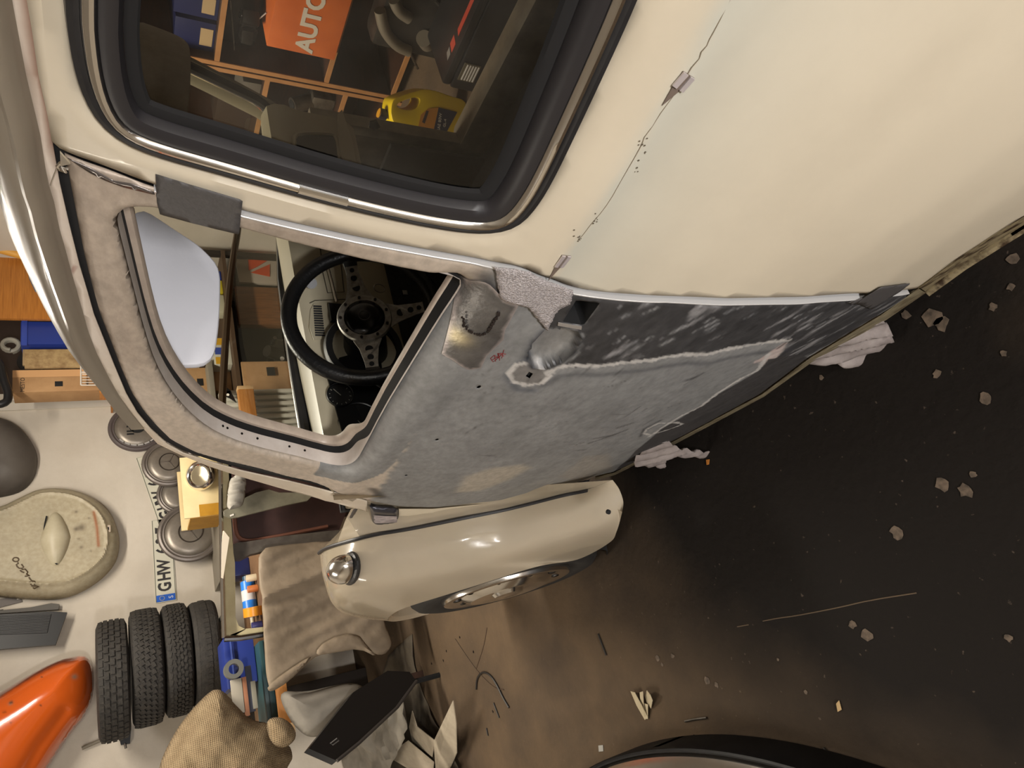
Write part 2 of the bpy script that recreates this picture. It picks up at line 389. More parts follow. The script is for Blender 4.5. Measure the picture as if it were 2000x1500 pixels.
# paint colour of the quarter: cream with a grey-green shade of filler along the belt and chips at the trim clips
cq = np.tile(linA((206, 194, 172)), (len(V), 1))
clip_px = [(1330, 165), (1100, 512)]; clips = XZ(clip_px)
belt = XZ([(1420, 0), (1330, 160), (1250, 290), (1180, 400), (1100, 520)])
db = dseg(V, belt, False); below = V[:, 1] < np.interp(V[:, 0], belt[::-1, 0], belt[::-1, 1]) if belt[0, 0] > belt[-1, 0] else V[:, 1] < np.interp(V[:, 0], belt[:, 0], belt[:, 1])
f = np.where(below, np.exp(-db/.08), np.exp(-db/.006))[:, None]; cq = cq*(1-.7*f)+linA((186, 188, 178))*.7*f
setcol(q.data, cq); q.data.materials[0] = M('cream_side_paint', (205, 195, 174), .36, coat=.25, noise=2.5, col2=(238, 237, 236), attr=True, bump=(7, .02))
solid(q, .0025)
# crack line of old paint along the belt
crk = []
for x, y in [(1424, 0), (1395, 60), (1380, 85), (1368, 108), (1348, 140), (1300, 205), (1262, 262), (1250, 290), (1215, 345), (1190, 395), (1165, 425), (1130, 470)]:
    crk.append(hit(x, y))
crk = [Vector(p)+Vector((random.uniform(-1, 1), 0, random.uniform(-1, 1)))*.0012 for p in smoothc(crk, 1)]
tube(bmx := bmesh.new(), crk, .00045, 5); mk('paint_crack', bmx, M('crack_line', (124, 112, 92), .9), q)
for x0, y0, n_, s_ in [(1255, 290, 7, 14), (1130, 465, 9, 9), (1165, 425, 6, 10), (1245, 330, 5, 12)]:
    bmx = bmesh.new()
    for _ in range(n_):
        p = Vector(hit(x0+random.gauss(0, s_*.5), y0+random.gauss(0, s_*.7), .0004)); r = random.uniform(.0004, .0011)
        cyl(bmx, p, p+Vector((0, .0004, 0)), r, n=7)
    mk('paint_chip', bmx, M('crack_dirt', (92, 82, 66), .9), q)
# two torn trim clips: a gouge with bare bright metal
gouge = M('bare_gouge', (214, 206, 208), .35, .6); rust = M('dark_gouge', (104, 90, 80), .7)
for base_, tip in (((1345, 145), (1292, 205)), ((1106, 498), (1070, 547))):
    a = Vector(hit(*base_)); c_ = Vector(hit(*tip)); d = c_-a; side = Vector((d.z, 0, -d.x)).normalized()
    pts = [a+side*.006, a+side*.004+d*.3, c_, a-side*.004+d*.45, a-side*.006]
    pts = [Vector((p.x, YS(p.x, p.z)+.0006, p.z)) for p in pts]
    mk('trim_gouge', slab(pts, (0, .0006, 0)), rust, q)
    for s_ in (-1, 1):
        e = a+side*.0035*s_; p2 = [e+side*.0022, e-side*.0022, e-side*.002+d*.42, e+side*.002+d*.42]
        mk('trim_clip_metal', slab([Vector((p.x, YS(p.x, p.z)+.0012, p.z)) for p in p2], (0, .0016, 0)), gouge, q)

# ---- side window: rubber, chrome strip, joining clip, glass
sw = thing('x', 'x', 'x'); bpy.data.objects.remove(sw)
sw = mk('side_window', obox((0, 0, 0), (.001, .001, .001)), blackm, car); bpy.data.objects.remove(sw)
W1 = wq
seal = ringstrip('window_seal', W1, [(-.002, -.010), (-.0005, .004), (.004, .0055), (.008, .003), (.009, -.004)], rubber, car)
ringstrip('chrome_strip', W1, [(.0080, .000), (.0088, .0060), (.0110, .0095), (.0140, .0105), (.0172, .0090), (.0192, .0055), (.0197, .001)], chrome, seal)
ringstrip('inner_rubber', W1, [(.0185, .000), (.020, .0065), (.025, .0070), (.033, .0035), (.0365, -.004), (.0368, -.007)], rubber_sheen, seal)
ringstrip('glass_lip', W1, [(.0368, -.006), (.040, -.0055), (.046, -.0075), (.048, -.012)], blackgap, seal)
# chrome clip where the strip meets
ja = np.array([hit(x, y) for x, y in ((590, 354+12), (632, 366+12), (684, 380+12))])
bmx = bmesh.new()
jx = np.array([[p[0], p[2]] for p in ja]); i0 = [int(np.argmin(np.linalg.norm(W1-j, axis=1))) for j in (jx[0], jx[2])]
i0.sort(); seg = W1[i0[0]:i0[1]+1]
full = ring_offset(W1, .0); ii = list(range(i0[0], i0[1]+1))
loops = [ (P3(ring_offset(W1, i_))+np.array([0, h, 0]))[ii] for i_, h in [(.0078, .002), (.0085, .0085), (.0115, .0108), (.0145, .0112), (.018, .0095), (.0195, .004)]]
mk('strip_joint', sheet([[tuple(p) for p in l] for l in loops]), chrome, seal)
gl = ring_offset(W1, .045); gl = resample(gl, 60, True)
Vg, Fg = panel(gl, [], .05)
cg = P3(Vg, -.012); g_ = mk('side_glass', tomesh('side_glass', cg, Fg), glassmat('tinted_glass', (226, 224, 216), dirt=(9, .035)), car)

# ---- roof side rail (bare primer strip) and front pillar
rl = np.vstack([[(.45, 1.4285)], XZ(rail_up+rail_out), XZ(rail_low)[::-1], XZ(edge_top)[::-1][1:], [(.45, 1.424)]])
V, F = panel(rl, [], .008)
prail = mk('roof_rail', tomesh('roof_rail', P3(V, -.001), F), None, car)
cr = np.tile(linA((205, 192, 178)), (len(V), 1))
front = sm(1.2, 1.38, V[:, 0])[:, None]; cr = cr*(1-front)+linA((212, 200, 182))*front
for (x, y, r) in [(104, 410, .006), (107, 425, .005), (153, 532, .009), (147, 528, .007), (137, 522, .005), (300, 858, .005)]:
    h_ = hit(x, y); f = np.exp(-((V[:, 0]-h_[0])**2+(V[:, 1]-h_[2])**2)/(r*.6)**2)[:, None]; cr = cr*(1-f)+linA((128, 66, 46))*f
dtop = dseg(V, XZ(edge_top), False); f = (np.exp(-dtop/.003))[:, None]; cr = cr*(1-f*.8)+linA((120, 78, 56))*f*.8
setcol(prail.data, cr); prail.data.materials[0] = M('primer_strip', (200, 186, 172), .42, noise=14, col2=(240, 236, 232), attr=True); solid(prail, .002)

# ---- drip rail and roof
gut = np.array([hit(x, y) for x, y in rail_up+[(230, 770), (255, 806), (282, 838)]]); gut = np.vstack([[[.25, YS(.25, 1.405)[()] if hasattr(YS(.25, 1.405), 'shape') else YS(.25, 1.405), 1.405], [.5, YS(.5, 1.425), 1.425]], gut])
gut = gut[np.argsort(gut[:, 0])]; gut = resample(gut, 60)
gz = lambda x: np.interp(x, [-.9, -.5, -.1, .25], [1.12, 1.29, 1.375, 1.405]) if x < .25 else np.interp(x, gut[:, 0], gut[:, 2])
# drip moulding: a fold that stands out from the roof edge
bmx = bmesh.new(); rows = []
for p in gut:
    x, y, z = p; fd = np.interp(x, [1.05, 1.25, 1.38], [1, .35, .03])
    rows.append([(x, y-.004, z-.004), (x, y+.006*fd, z+.001), (x, y+.013*fd, z+.006), (x, y+.0165*fd, z+.011), (x, y+.0165*fd, z+.016), (x, y+.012*fd, z+.019), (x, y+.006*fd, z+.016), (x, y-.002, z+.014), (x, y-.010, z+.006+.012*min(1, fd*2)), (x, y-.014, z+.008+.018*min(1, fd*2))])
drip = mk('drip_rail', sheet(rows, .0012), roofp, car)
# roof shell
rows = []
xs = np.r_[np.linspace(-.95, .2, 24), np.linspace(.25, 1.44, 60)]
for x in xs:
    z0 = float(gz(x)); y0 = float(YS(x, z0))
    top = float(np.interp(x, [-.95, -.5, 0, .4, .8, 1.1, 1.3, 1.44], [1.17, 1.35, 1.455, 1.492, 1.50, 1.486, 1.446, 1.398]))
    row = []
    zs = z0+(.020 if x < 1.2 else .020-.055*(x-1.2))
    for k in range(33):
        t = math.pi*(k/32); e = .72
        cy = math.cos(t); sy = math.sin(t)
        yy = (y0-.012)*math.copysign(abs(cy)**e, cy); zz = zs+(max(top, zs+.01)-zs)*abs(sy)**.85
        row.append((x+.05*(sy if x > 1.2 else 0)*(x-1.2)/.24, yy, zz))
    rows.append(row)
roof = mk('roof', sheet(rows, -.002), roofp, car); rows_roof = rows
hl = M('headlining', (120, 112, 96), .9, noise=20, col2=(108, 100, 86))
rows2 = [[(p[0], p[1]*.965, p[2]-.03) for p in r] for r in rows]
mk('headlining', sheet(rows2), hl, roof)
# ================================================================== driver door (bare metal, half painted)
door_root = bpy.data.objects.new('driver_door', None); door_root.empty_display_size = .05; link(door_root, car)
rear_edge = [(126, 304), (133, 309), (210, 335), (301, 371), (400, 398), (472, 420), (600, 450), (700, 472), (850, 500), (958, 521), (1030, 532), (1073, 553), (1115, 571), (1210, 584), (1300, 588), (1450, 593), (1510, 592), (1600, 588), (1695, 581), (1775, 572)]
bottom_edge = [(1775, 578), (1720, 613), (1580, 697), (1489, 767), (1400, 815), (1300, 868), (1250, 897), (1199, 921), (1160, 930)]
front_edge = [(1100, 954), (1040, 966), (950, 980), (845, 991), (790, 990), (719, 978)]
top_edge = [(640, 953), (560, 931), (500, 914), (430, 898), (380, 884), (335, 862), (307, 835), (282, 806), (259, 772), (238, 724), (218, 672), (196, 616), (182, 567), (165, 500), (153, 438), (140, 372), (132, 330)]
open_px = [(229, 445), (232, 428), (243, 417), (262, 411), (310, 413), (400, 433), (470, 452), (600, 487), (750, 522), (880, 549), (902, 556), (906, 566), (896, 584), (860, 636), (800, 731), (750, 812), (712, 884), (700, 905), (684, 916), (660, 918), (630, 912), (560, 894), (500, 880), (450, 864), (405, 842), (365, 808), (330, 765), (303, 715), (283, 655), (262, 575), (243, 500)]
DO = np.vstack([XZ(rear_edge), XZ(bottom_edge), XZ(front_edge), XZ(top_edge)]); DO = resample(DO, 260, True)
OP = resample(smoothc(XZ(open_px), 1, True), 170, True)
grab_hole = resample(XZ([(1098, 628), (1139, 635), (1172, 590), (1125, 585)]), 24, True)
key_hole = XZ([(1026, 734), (1034, 739), (1041, 729), (1033, 725)])
dots = []
for x, y in [(935, 755), (853, 858), (793, 928)]:
    h_ = hit(x, y); dots.append(np.array([[h_[0]+.0055*math.cos(t), h_[2]+.0028*math.sin(t)] for t in np.linspace(0, 2*math.pi, 9)[:-1]]))
extra = np.vstack([ring_offset(OP, -d) for d in (.002, .005, .009, .014, .02, .027)])
V, F = panel(DO, [OP, grab_hole, key_hole]+dots, .0042, extra=extra)
co = P3(V, .001)
dop = dseg(V, OP); below = V[:, 1] < OP[:, 1].min()+.06+0*V[:, 0]
sillside = sm(.05, .0, V[:, 1]-np.interp(V[:, 0], [.85, 1.5], [1.0, .985])) # 1 under the window sill
r = .012+.022*sillside
t = np.clip(1-dop/r, 0, 1); co[:, 1] -= r*(1-np.sqrt(np.maximum(0, 1-t*t)))*.9
de = dseg(V, DO); co[:, 1] -= .004*(1-sm(0, .006, de))
# the pressed finger bowl behind the missing handle
bowl = XZ([(1040, 716), (1030, 695), (1043, 665), (1063, 645), (1095, 641), (1128, 647), (1134, 660), (1120, 685), (1095, 705), (1064, 718)])
ib = inpoly(V, bowl); dbw = dseg(V, bowl); co[:, 1] -= np.where(ib, .019*np.sqrt(np.clip(1-(1-np.clip(dbw/.022, 0, 1))**2, 0, 1)), 0)
co[:, 1] += np.where(~ib, .002*np.exp(-dbw/.003), 0)
# ---- colours: primer grey, ground steel, pale feathered rims
def pxz(l): return XZ(l)
def nz(p, s, seed=0):
    """cheap smooth value noise"""
    q = np.asarray(p)*s; i = np.floor(q).astype(int); f = q-i; f = f*f*(3-2*f)
    def hsh(a, b): return np.modf(np.abs(np.sin(a*127.1+b*311.7+seed*17.3)*43758.5453))[0]
    a, b2, c_, d_ = hsh(i[:, 0], i[:, 1]), hsh(i[:, 0]+1, i[:, 1]), hsh(i[:, 0], i[:, 1]+1), hsh(i[:, 0]+1, i[:, 1]+1)
    return (a*(1-f[:, 0])+b2*f[:, 0])*(1-f[:, 1])+(c_*(1-f[:, 0])+d_*f[:, 0])*f[:, 1]
def fbm(p, s, seed=0): return .5*nz(p, s, seed)+.3*nz(p, s*2.1, seed+1)+.2*nz(p, s*4.3, seed+2)
Sg = np.stack([V[:, 0], V[:, 1]], 1)
base_c = linA((140, 140, 139)); dark_c = linA((64, 63, 64)); rim_c = linA((204, 200, 195)); taupe = linA((164, 149, 134))
n1_ = fbm(Sg, 14, 1)[:, None]; col = base_c*(.82+.36*n1_)
rust_s = fbm(Sg*np.array([.6, 1.6]), 30, 5)[:, None]; col = col*(1-.22*np.clip(rust_s-.5, 0, 1)*2)
# ground steel zone towards the rear edge, following the pale rim line
rimline = [(1060, 735), (1090, 716), (1125, 712), (1170, 714), (1215, 708), (1260, 704), (1300, 696), (1340, 690), (1380, 692), (1420, 681), (1470, 672), (1520, 665), (1540, 664)]
ground = [(1026, 560), (1000, 590)]+[]
gz1 = pxz([(960, 515), (985, 575), (1012, 585), (1045, 600), (1060, 640), (1105, 640), (1140, 650), (1128, 690), (1095, 716)]+rimline[3:]+[(1600, 660), (1640, 660), (1800, 560), (1700, 570), (1500, 578), (1300, 572), (1100, 555)])
wob = (fbm(Sg, 90, 3)-.5)*.008
ins = inpoly(V, gz1); dg = dseg(V, gz1)+wob; sg = np.where(ins, dg, -dg)
k = sm(-.002, .004, sg)[:, None]
st = fbm(Sg@np.array([[.5, -.6], [.6, 1.8]]), 38, 8)[:, None]; st2 = fbm(Sg@np.array([[.45, -.7], [.7, 1.9]]), 24, 21)[:, None]
darkc = dark_c*(.55+.95*st)+linA((160, 158, 158))*np.clip((st2-.62)*5, 0, 1)*.8
col = col*(1-k)+darkc*k
def rim(line, wd, closed=False, c=rim_c, amt=.95, sd=0):
    global col
    d = dseg(V, pxz(line), closed)+(fbm(Sg, 120, 11+sd)-.5)*wd*1.6
    f = (1-sm(wd*.45, wd, d))[:, None]*amt; col = col*(1-f)+c*f
def dirt(line, wd, c=(60, 58, 60), amt=.5, closed=False):
    global col
    d = dseg(V, pxz(line), closed); f = np.exp(-(d/wd)**2)[:, None]*amt; col = col*(1-f)+linA(c)*f
patch = lambda line, c, soft=.006, amt=1., wv=.006, sd=0: _patch(line, c, soft, amt, wv, sd)
def _patch(line, c, soft, amt, wv, sd):
    global col
    p = pxz(line); d = dseg(V, p)+(fbm(Sg, 80, 31+sd)-.5)*wv; s_ = np.where(inpoly(V, p), d, -d); f = sm(-soft*.5, soft, s_)[:, None]*amt
    cc = linA(c)*(.85+.3*fbm(Sg, 60, 41+sd)[:, None]); col = col*(1-f)+cc*f
_g2 = pxz([(1536, 660), (1534, 680), (1505, 706), (1500, 728), (1560, 704), (1640, 660), (1720, 615), (1690, 600), (1600, 640)])
d_ = dseg(V, _g2)+wob; s_ = np.where(inpoly(V, _g2), d_, -d_); f = sm(-.003, .006, s_)[:, None]; col = col*(1-f)+darkc*f
# dark smear beside the rims, then the rims
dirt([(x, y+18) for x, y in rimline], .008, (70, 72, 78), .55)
rim(rimline, .0062)
_patch([(1482, 716), (1490, 698), (1510, 682), (1536, 668), (1530, 684), (1512, 702), (1500, 716)], (206, 190, 184), .006, .9, .008, 15); rim([(1480, 705), (1500, 690), (1530, 672)], .007, sd=2, c=linA((200, 182, 176)))
dirt([(1030, 700), (1015, 710), (990, 735), (1010, 760), (1040, 762)], .008, (72, 78, 90), .6)
ring2 = [(1034, 707), (1008, 711), (992, 728), (1003, 745), (1030, 752), (1060, 747), (1072, 733), (1066, 722)]
_patch(ring2, (128, 124, 120), .004, .9, .004, 5); rim(ring2, .0046, True, sd=4)
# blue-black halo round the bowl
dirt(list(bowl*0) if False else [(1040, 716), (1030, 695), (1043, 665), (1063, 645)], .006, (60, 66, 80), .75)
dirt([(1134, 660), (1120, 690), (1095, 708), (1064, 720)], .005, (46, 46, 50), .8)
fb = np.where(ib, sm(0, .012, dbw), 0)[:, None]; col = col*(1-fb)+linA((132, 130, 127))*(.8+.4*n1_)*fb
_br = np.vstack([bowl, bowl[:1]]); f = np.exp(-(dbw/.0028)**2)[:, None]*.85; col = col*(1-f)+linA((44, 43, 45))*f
_patch([(1060, 650), (1095, 645), (1128, 650), (1124, 662), (1090, 664), (1062, 660)], (72, 70, 70), .006, .75, .003, 17)  # shade in the upper half of the bowl, painted into the door colour
# rim along the folded bottom hem
hem = [(1500, 690), (1480, 722), (1440, 742), (1400, 768), (1370, 792), (1330, 812), (1295, 833), (1268, 852)]
hemz = pxz([(1560, 690), (1500, 700), (1480, 724), (1400, 770), (1330, 815), (1290, 838), (1240, 880), (1199, 921), (1300, 868), (1489, 767), (1580, 697)])
d_ = dseg(V, hemz); s_ = np.where(inpoly(V, hemz), d_, -d_); f = sm(-.002, .003, s_)[:, None]; col = col*(1-f)+linA((70, 68, 68))*(.7+.6*st)*f
rim(hem, .006, sd=6); rim([(1262, 838), (1285, 826), (1320, 824), (1333, 828), (1300, 840), (1270, 848), (1256, 846), (1262, 838)], .004, sd=7)
dirt([(1250, 852), (1258, 836), (1290, 820)], .004, (50, 50, 52), .7)
for line in [(((1350, 740)), (1372, 728)), ((1340, 742), (1360, 735)), ((1150, 865), (1225, 838)), ((1160, 856), (1200, 848)), ((1205, 835), (1235, 825))]: dirt(line, .0035, (48, 46, 46), .65)
for x, y in [(1468, 640), (1545, 650), (1525, 675), (1580, 640), (1530, 640), (1560, 662)]: dirt([(x-6, y+4), (x+8, y-6)], .004, (44, 42, 42), .8)
for _ in range(60):
    x, y = random.uniform(1180, 1680), random.uniform(600, 690)
    if y > 690-(x-1180)*.05: continue
    L = random.uniform(6, 22); dirt([(x, y), (x+L, y-L*.55)], random.uniform(.0014, .0034), random.choice([(160, 160, 160), (150, 150, 152), (50, 49, 50)]), random.uniform(.35, .8))
for _ in range(40):
    x, y = random.uniform(900, 1350), random.uniform(730, 900); L = random.uniform(8, 40); dirt([(x, y), (x+L, y-L*random.uniform(-.1, .9))], random.uniform(.0007, .0016), (56, 53, 52), random.uniform(.2, .6))
# soft beige overspray near the hinge side and at the lower front corner
_patch([(885, 962), (905, 930), (960, 912), (1020, 905), (1040, 912), (1000, 935), (940, 958)], (182, 172, 156), .02, .85, .004, 8)
_patch([(1090, 930), (1140, 890), (1190, 885), (1200, 915), (1150, 935)], (150, 144, 136), .014, .7, .004, 9)
# the painted window frame fades into bare steel at both ends of the sill
fr = np.maximum(0, 0*V[:, 0]); rear_t = hit(955, 530); front_t = hit(735, 968)
top_d = V[:, 1]-np.interp(V[:, 0], [rear_t[0], front_t[0]], [rear_t[2], front_t[2]])
isframe = sm(-.004, .010, top_d+(fbm(Sg, 40, 51)-.5)*.02)
infra = inpoly(V, np.vstack([OP, OP[:1]])); sill_roll = (dop < .06)&(V[:, 0] > rear_t[0]+.045)&(V[:, 0] < front_t[0]-.03)&(V[:, 1] < np.interp(V[:, 0], [.85, 1.5], [1.03, 1.01]))
isframe = np.where(sill_roll, 0, isframe)[:, None]
tc_ = taupe*(.82+.36*fbm(Sg, 22, 61)[:, None]); pale = linA((202, 188, 172))
lowfr = sm(1.17, 1.06, V[:, 1])[:, None]; frontfr = sm(1.22, 1.36, V[:, 0])[:, None]
tc_ = tc_*(1-np.maximum(lowfr*.75, frontfr*.9))+pale*np.maximum(lowfr*.75, frontfr*.9)
inner_pale = np.exp(-(dop/.012)**2)[:, None]*.5; tc_ = tc_*(1-inner_pale)+pale*inner_pale
col = col*(1-isframe)+tc_*isframe
dirt([(945, 540), (960, 560), (985, 590)], .012, (66, 62, 60), .8); dirt([(730, 955), (745, 970)], .014, (44, 40, 40), .85); dirt([(720, 975), (738, 990)], .006, (120, 84, 70), .5)
for _ in range(22):
    x = random.uniform(480, 930); y = 452+(x-470)*.26+random.uniform(2, 30); dirt([(x, y), (x+random.uniform(3, 9), y+3)], .0012, (120, 106, 96), .5)
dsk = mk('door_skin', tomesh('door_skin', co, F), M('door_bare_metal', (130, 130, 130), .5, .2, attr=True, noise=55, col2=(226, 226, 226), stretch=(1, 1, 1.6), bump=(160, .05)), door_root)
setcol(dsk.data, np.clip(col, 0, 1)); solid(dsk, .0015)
# shut edge flange: thin bright strip along the rear edge of the door
re = XZ(rear_edge[3:]); re = resample(re, 90); a = P3(re, .0022); t_ = np.gradient(re, axis=0); t_ /= np.linalg.norm(t_, axis=1)[:, None]; nn = np.stack([t_[:, 1], -t_[:, 0]], 1)
if (nn[:, 0]).mean() > 0: nn = -nn
mid = P3(re+nn*.0006, .0016); low = P3(re+nn*.0010, -.012); inn = P3(re-nn*.0024, .0014)
mk('edge_flange', sheet([[tuple(p) for p in l] for l in (inn, a, mid, low)]), bright, door_root)
# black shut gap liner behind door and quarter edges
liner = np.vstack([XZ([(x, y-14) for x, y in gap_line]), XZ([(x-2, y+40) for x, y in gap_line])[::-1]]); 
Vl, Fl = panel(resample(liner, 120, True), [], .02); mk('door_seal_rear', tomesh('l', P3(Vl, -.018), Fl), blackgap, car)
gp = rail_low; liner = np.vstack([XZ([(x-3, y+1) for x, y in gp]), XZ([(x+26 if x < 280 else x+14, y-6 if x < 280 else y-22) for x, y in gp])[::-1]])
Vl, Fl = panel(resample(liner, 160, True), [], .01); mk('door_seal_top', tomesh('l', P3(Vl, -.008), Fl), blackgap, car)
# ---- window channel inside the frame: pale reveal, black felt run, inner lip
wsill = sm(.0, .05, np.interp(OP[:, 0], [.85, 1.5], [1.06, 1.03])-OP[:, 1])*sm(1.50, 1.38, OP[:, 0])
ringstrip('window_reveal', OP, [(.0, -.009), (.0015, -.016), (.0025, -.034)], M('frame_inner_paint', (205, 196, 188), .5, noise=18, col2=(190, 178, 168)), door_root, steps2=[(.0, -.009), (.0004, -.010), (.0008, -.011)], wt=wsill)
ringstrip('felt_channel', OP, [(.0022, -.034), (.0035, -.050)], blackgap, door_root, steps2=[(.0006, -.011), (.0020, -.030)], wt=wsill)
ringstrip('inner_lip', OP, [(.0035, -.048), (.010, -.049), (.013, -.054), (.0125, -.066)], M('frame_lip', (186, 170, 154), .45, noise=30, col2=(168, 152, 138)), door_root, steps2=[(.0018, -.029), (.0035, -.0295), (.0045, -.032), (.0045, -.036)], wt=wsill)
# rivets on the reveal of the front pillar side
ov = ring_offset(OP, .0022)
for x, y in [(386, 862), (406, 870), (480, 888), (545, 902), (574, 912), (450, 878)]:
    h_ = hit(x, y); i = int(np.argmin(np.linalg.norm(OP-h_[[0, 2]], axis=1))); p = P3(ov[i:i+1])[0]; d = ov[i]-OP[i]; d = np.array([d[0], 0, d[1]])/np.linalg.norm(d)
    q0 = Vector(p+np.array([0, -.024, 0])); mk('rivet', cyl(bmesh.new(), q0, q0+Vector(d)*.0012, .0022, n=10), darksteel, door_root)
# inside skin of the door below the sill (dark), with the felt slot
Vl, Fl = panel(resample(np.vstack([XZ([(x+3, y+6) for x, y in [(906, 566), (860, 636), (800, 731), (750, 812), (712, 884)]], -.02), XZ([(x+95, y+30) for x, y in [(712, 884), (750, 812), (800, 731), (860, 636), (906, 566)]], -.02)]), 80, True), [], .02)
mk('door_inner_panel', tomesh('l', P3(Vl, -.040), Fl), M('door_inner_dark', (34, 32, 30), .7), door_root)
# grab recess: dark pocket with a bare lower lip
hb = P3(grab_hole, .0); hb2 = hb+np.array([0, -.05, 0])
bmx = sheet([[tuple(p) for p in np.vstack([hb, hb[:1]])], [tuple(p) for p in np.vstack([hb2, hb2[:1]])]]); bmx.faces.new([bmx.verts.new(tuple(p)) for p in hb2])
mk('latch_pocket', bmx, blackm, door_root)
lp = [hit(1090, 629, .002), hit(1136, 637, .002), hit(1135, 643, .002), hit(1089, 635, .002)]
mk('latch_lip', slab(lp, (0, .0010, 0)), M('lip_steel', (170, 164, 158), .4, .5), door_root)
kp = P3(key_hole, -.004); bmx = bmesh.new(); bmx.faces.new([bmx.verts.new(tuple(p)) for p in kp]); mk('lock_hole', bmx, blackm, door_root)
for d_ in dots:
    kp = P3(d_, -.004); bmx = bmesh.new(); bmx.faces.new([bmx.verts.new(tuple(p)) for p in kp]); mk('trim_hole', bmx, blackm, door_root)
# ---- welded repair: polished sleeve with a weld bead over the rear end of the sill
pw = [(905, 562), (930, 545), (952, 548), (985, 582), (1012, 590), (985, 640), (982, 660), (950, 690), (938, 715), (915, 718), (885, 700), (862, 690)]
pz_ = XZ(pw); Vp, Fp = panel(resample(pz_, 70, True), [], .005)
cp = P3(Vp, .0); dpo = dseg(Vp, OP); rr = .034; t = np.clip(1-dpo/rr, 0, 1); inside = inpoly(Vp, OP)
cp[:, 1] -= rr*(1-np.sqrt(np.maximum(0, 1-t*t)))*.9; cp[:, 1] += .0032+.0012*fbm(Vp, 60, 71)
ws = mk('welded_patch', tomesh('welded_patch', cp, Fp), M('ground_weld_steel', (120, 116, 110), .36, .45, attr=True, bump=(120, .12)), door_root, label='polished steel patch with blued weld seam')
cw = np.tile(linA((104, 101, 98)), (len(Vp), 1))*(.35+1.1*fbm(Vp, 45, 72)[:, None])
goldp = hit(893, 655); f = np.exp(-((Vp[:, 0]-goldp[0])**2+(Vp[:, 1]-goldp[2])**2)/.014**2)[:, None]*.8; cw = cw*(1-f)+linA((216, 200, 158))*f  # golden highlight painted into the patch colour
ed = (1-sm(.001, .005, dseg(Vp, pz_)))[:, None]*.6; cw = cw*(1-ed)+linA((196, 184, 180))*ed
setcol(ws.data, np.clip(cw, 0, 1))
wl = [(903, 620), (908, 640), (922, 650), (938, 655), (950, 651), (958, 640), (966, 627), (974, 612)]
bmx = bmesh.new(); wp = resample(np.array([hit(x, y, .005) for x, y in smoothc(wl, 1)]), 26)
for p in wp:
    bmesh.ops.create_icosphere(bmx, subdivisions=1, radius=random.uniform(.0016, .003), matrix=Matrix.Translation(Vector(p)+Vector((random.uniform(-1, 1)*.001, 0, random.uniform(-1, 1)*.001))))
mk('weld_bead', bmx, M('burnt_weld', (52, 44, 40), .5, .6), ws)
# red marker scribble: a small arrow and four letters
red = M('red_marker', (122, 40, 40), .7)
def stroke(l, r=.0005, mat=red, par=door_root, name='marker_line'):
    p = [hit(x, y, .0016) for x, y in l]; return mk(name, tube(bmesh.new(), [Vector(q) for q in p], r, 6), mat, par)
for l in [[(948, 680), (966, 670)], [(952, 674), (948, 680), (957, 683)], [(958, 664), (966, 670), (962, 678)], [(965, 694), (958, 700), (963, 707), (970, 702), (974, 696), (962, 703)], [(968, 706), (966, 694), (974, 700), (972, 690)], [(974, 700), (981, 690)], [(976, 704), (974, 690), (984, 696)], [(980, 700), (984, 684)], [(977, 690), (988, 692)]]: stroke(l)
# ---- tapes
tapeb = M('black_cloth_tape', (66, 63, 62), .55, noise=240, col2=(74, 71, 70), bump=(300, .1))
tp = [(303, 333), (473, 385), (466, 452), (312, 413), (306, 390)]
Vt, Ft = panel(resample(XZ(tp), 60, True), [], .008); ct = P3(Vt, .0045)
la = hit(303, 372); lb = hit(472, 418); dl = dseg(Vt, np.array([[la[0], la[2]], [lb[0], lb[2]]]), False); ct[:, 1] -= .0012*np.exp(-(dl/.006)**2); ct[:, 1] += .0012*(fbm(Vt@np.array([[1, .3], [.3, 1]]), 45, 81)-.5)
solid(mk('black_tape', tomesh('tape', ct, Ft), tapeb, door_root), .0006)
silt = M('reflective_tape', (206, 198, 198), .45, .25, noise=420, col2=(150, 143, 142), bump=(500, .6))
tp = [(962, 513), (1000, 518), (1034, 524), (1072, 544), (1118, 562), (1112, 588), (1092, 596), (1078, 612), (1068, 640), (1052, 622), (1042, 610), (1030, 594), (1008, 588), (985, 582), (974, 576), (970, 545)]
tpz = resample(XZ(tp), 90, True); tpz = tpz+np.stack([fbm(tpz, 260, 3)-.5, fbm(tpz, 260, 9)-.5], 1)*.004
Vt, Ft = panel(tpz, [], .008); ct = P3(Vt, .0055); ct[:, 1] += .0016*(fbm(Vt, 40, 91)-.5)
solid(mk('silver_tape', tomesh('tape', ct, Ft), silt, door_root), .0008)
tp = [(1692, 573), (1720, 556), (1777, 549), (1755, 566), (1700, 600), (1672, 588)]
Vt, Ft = panel(resample(XZ(tp), 40, True), [], .01); solid(mk('black_tape', tomesh('tape', P3(Vt, .004), Ft), tapeb, door_root), .0006)
tp = [(1652, 588), (1692, 577), (1680, 590), (1664, 592)]
Vt, Ft = panel(resample(XZ(tp), 30, True), [], .01); solid(mk('black_tape', tomesh('tape', P3(Vt, .003), Ft), tapeb, door_root), .0006)
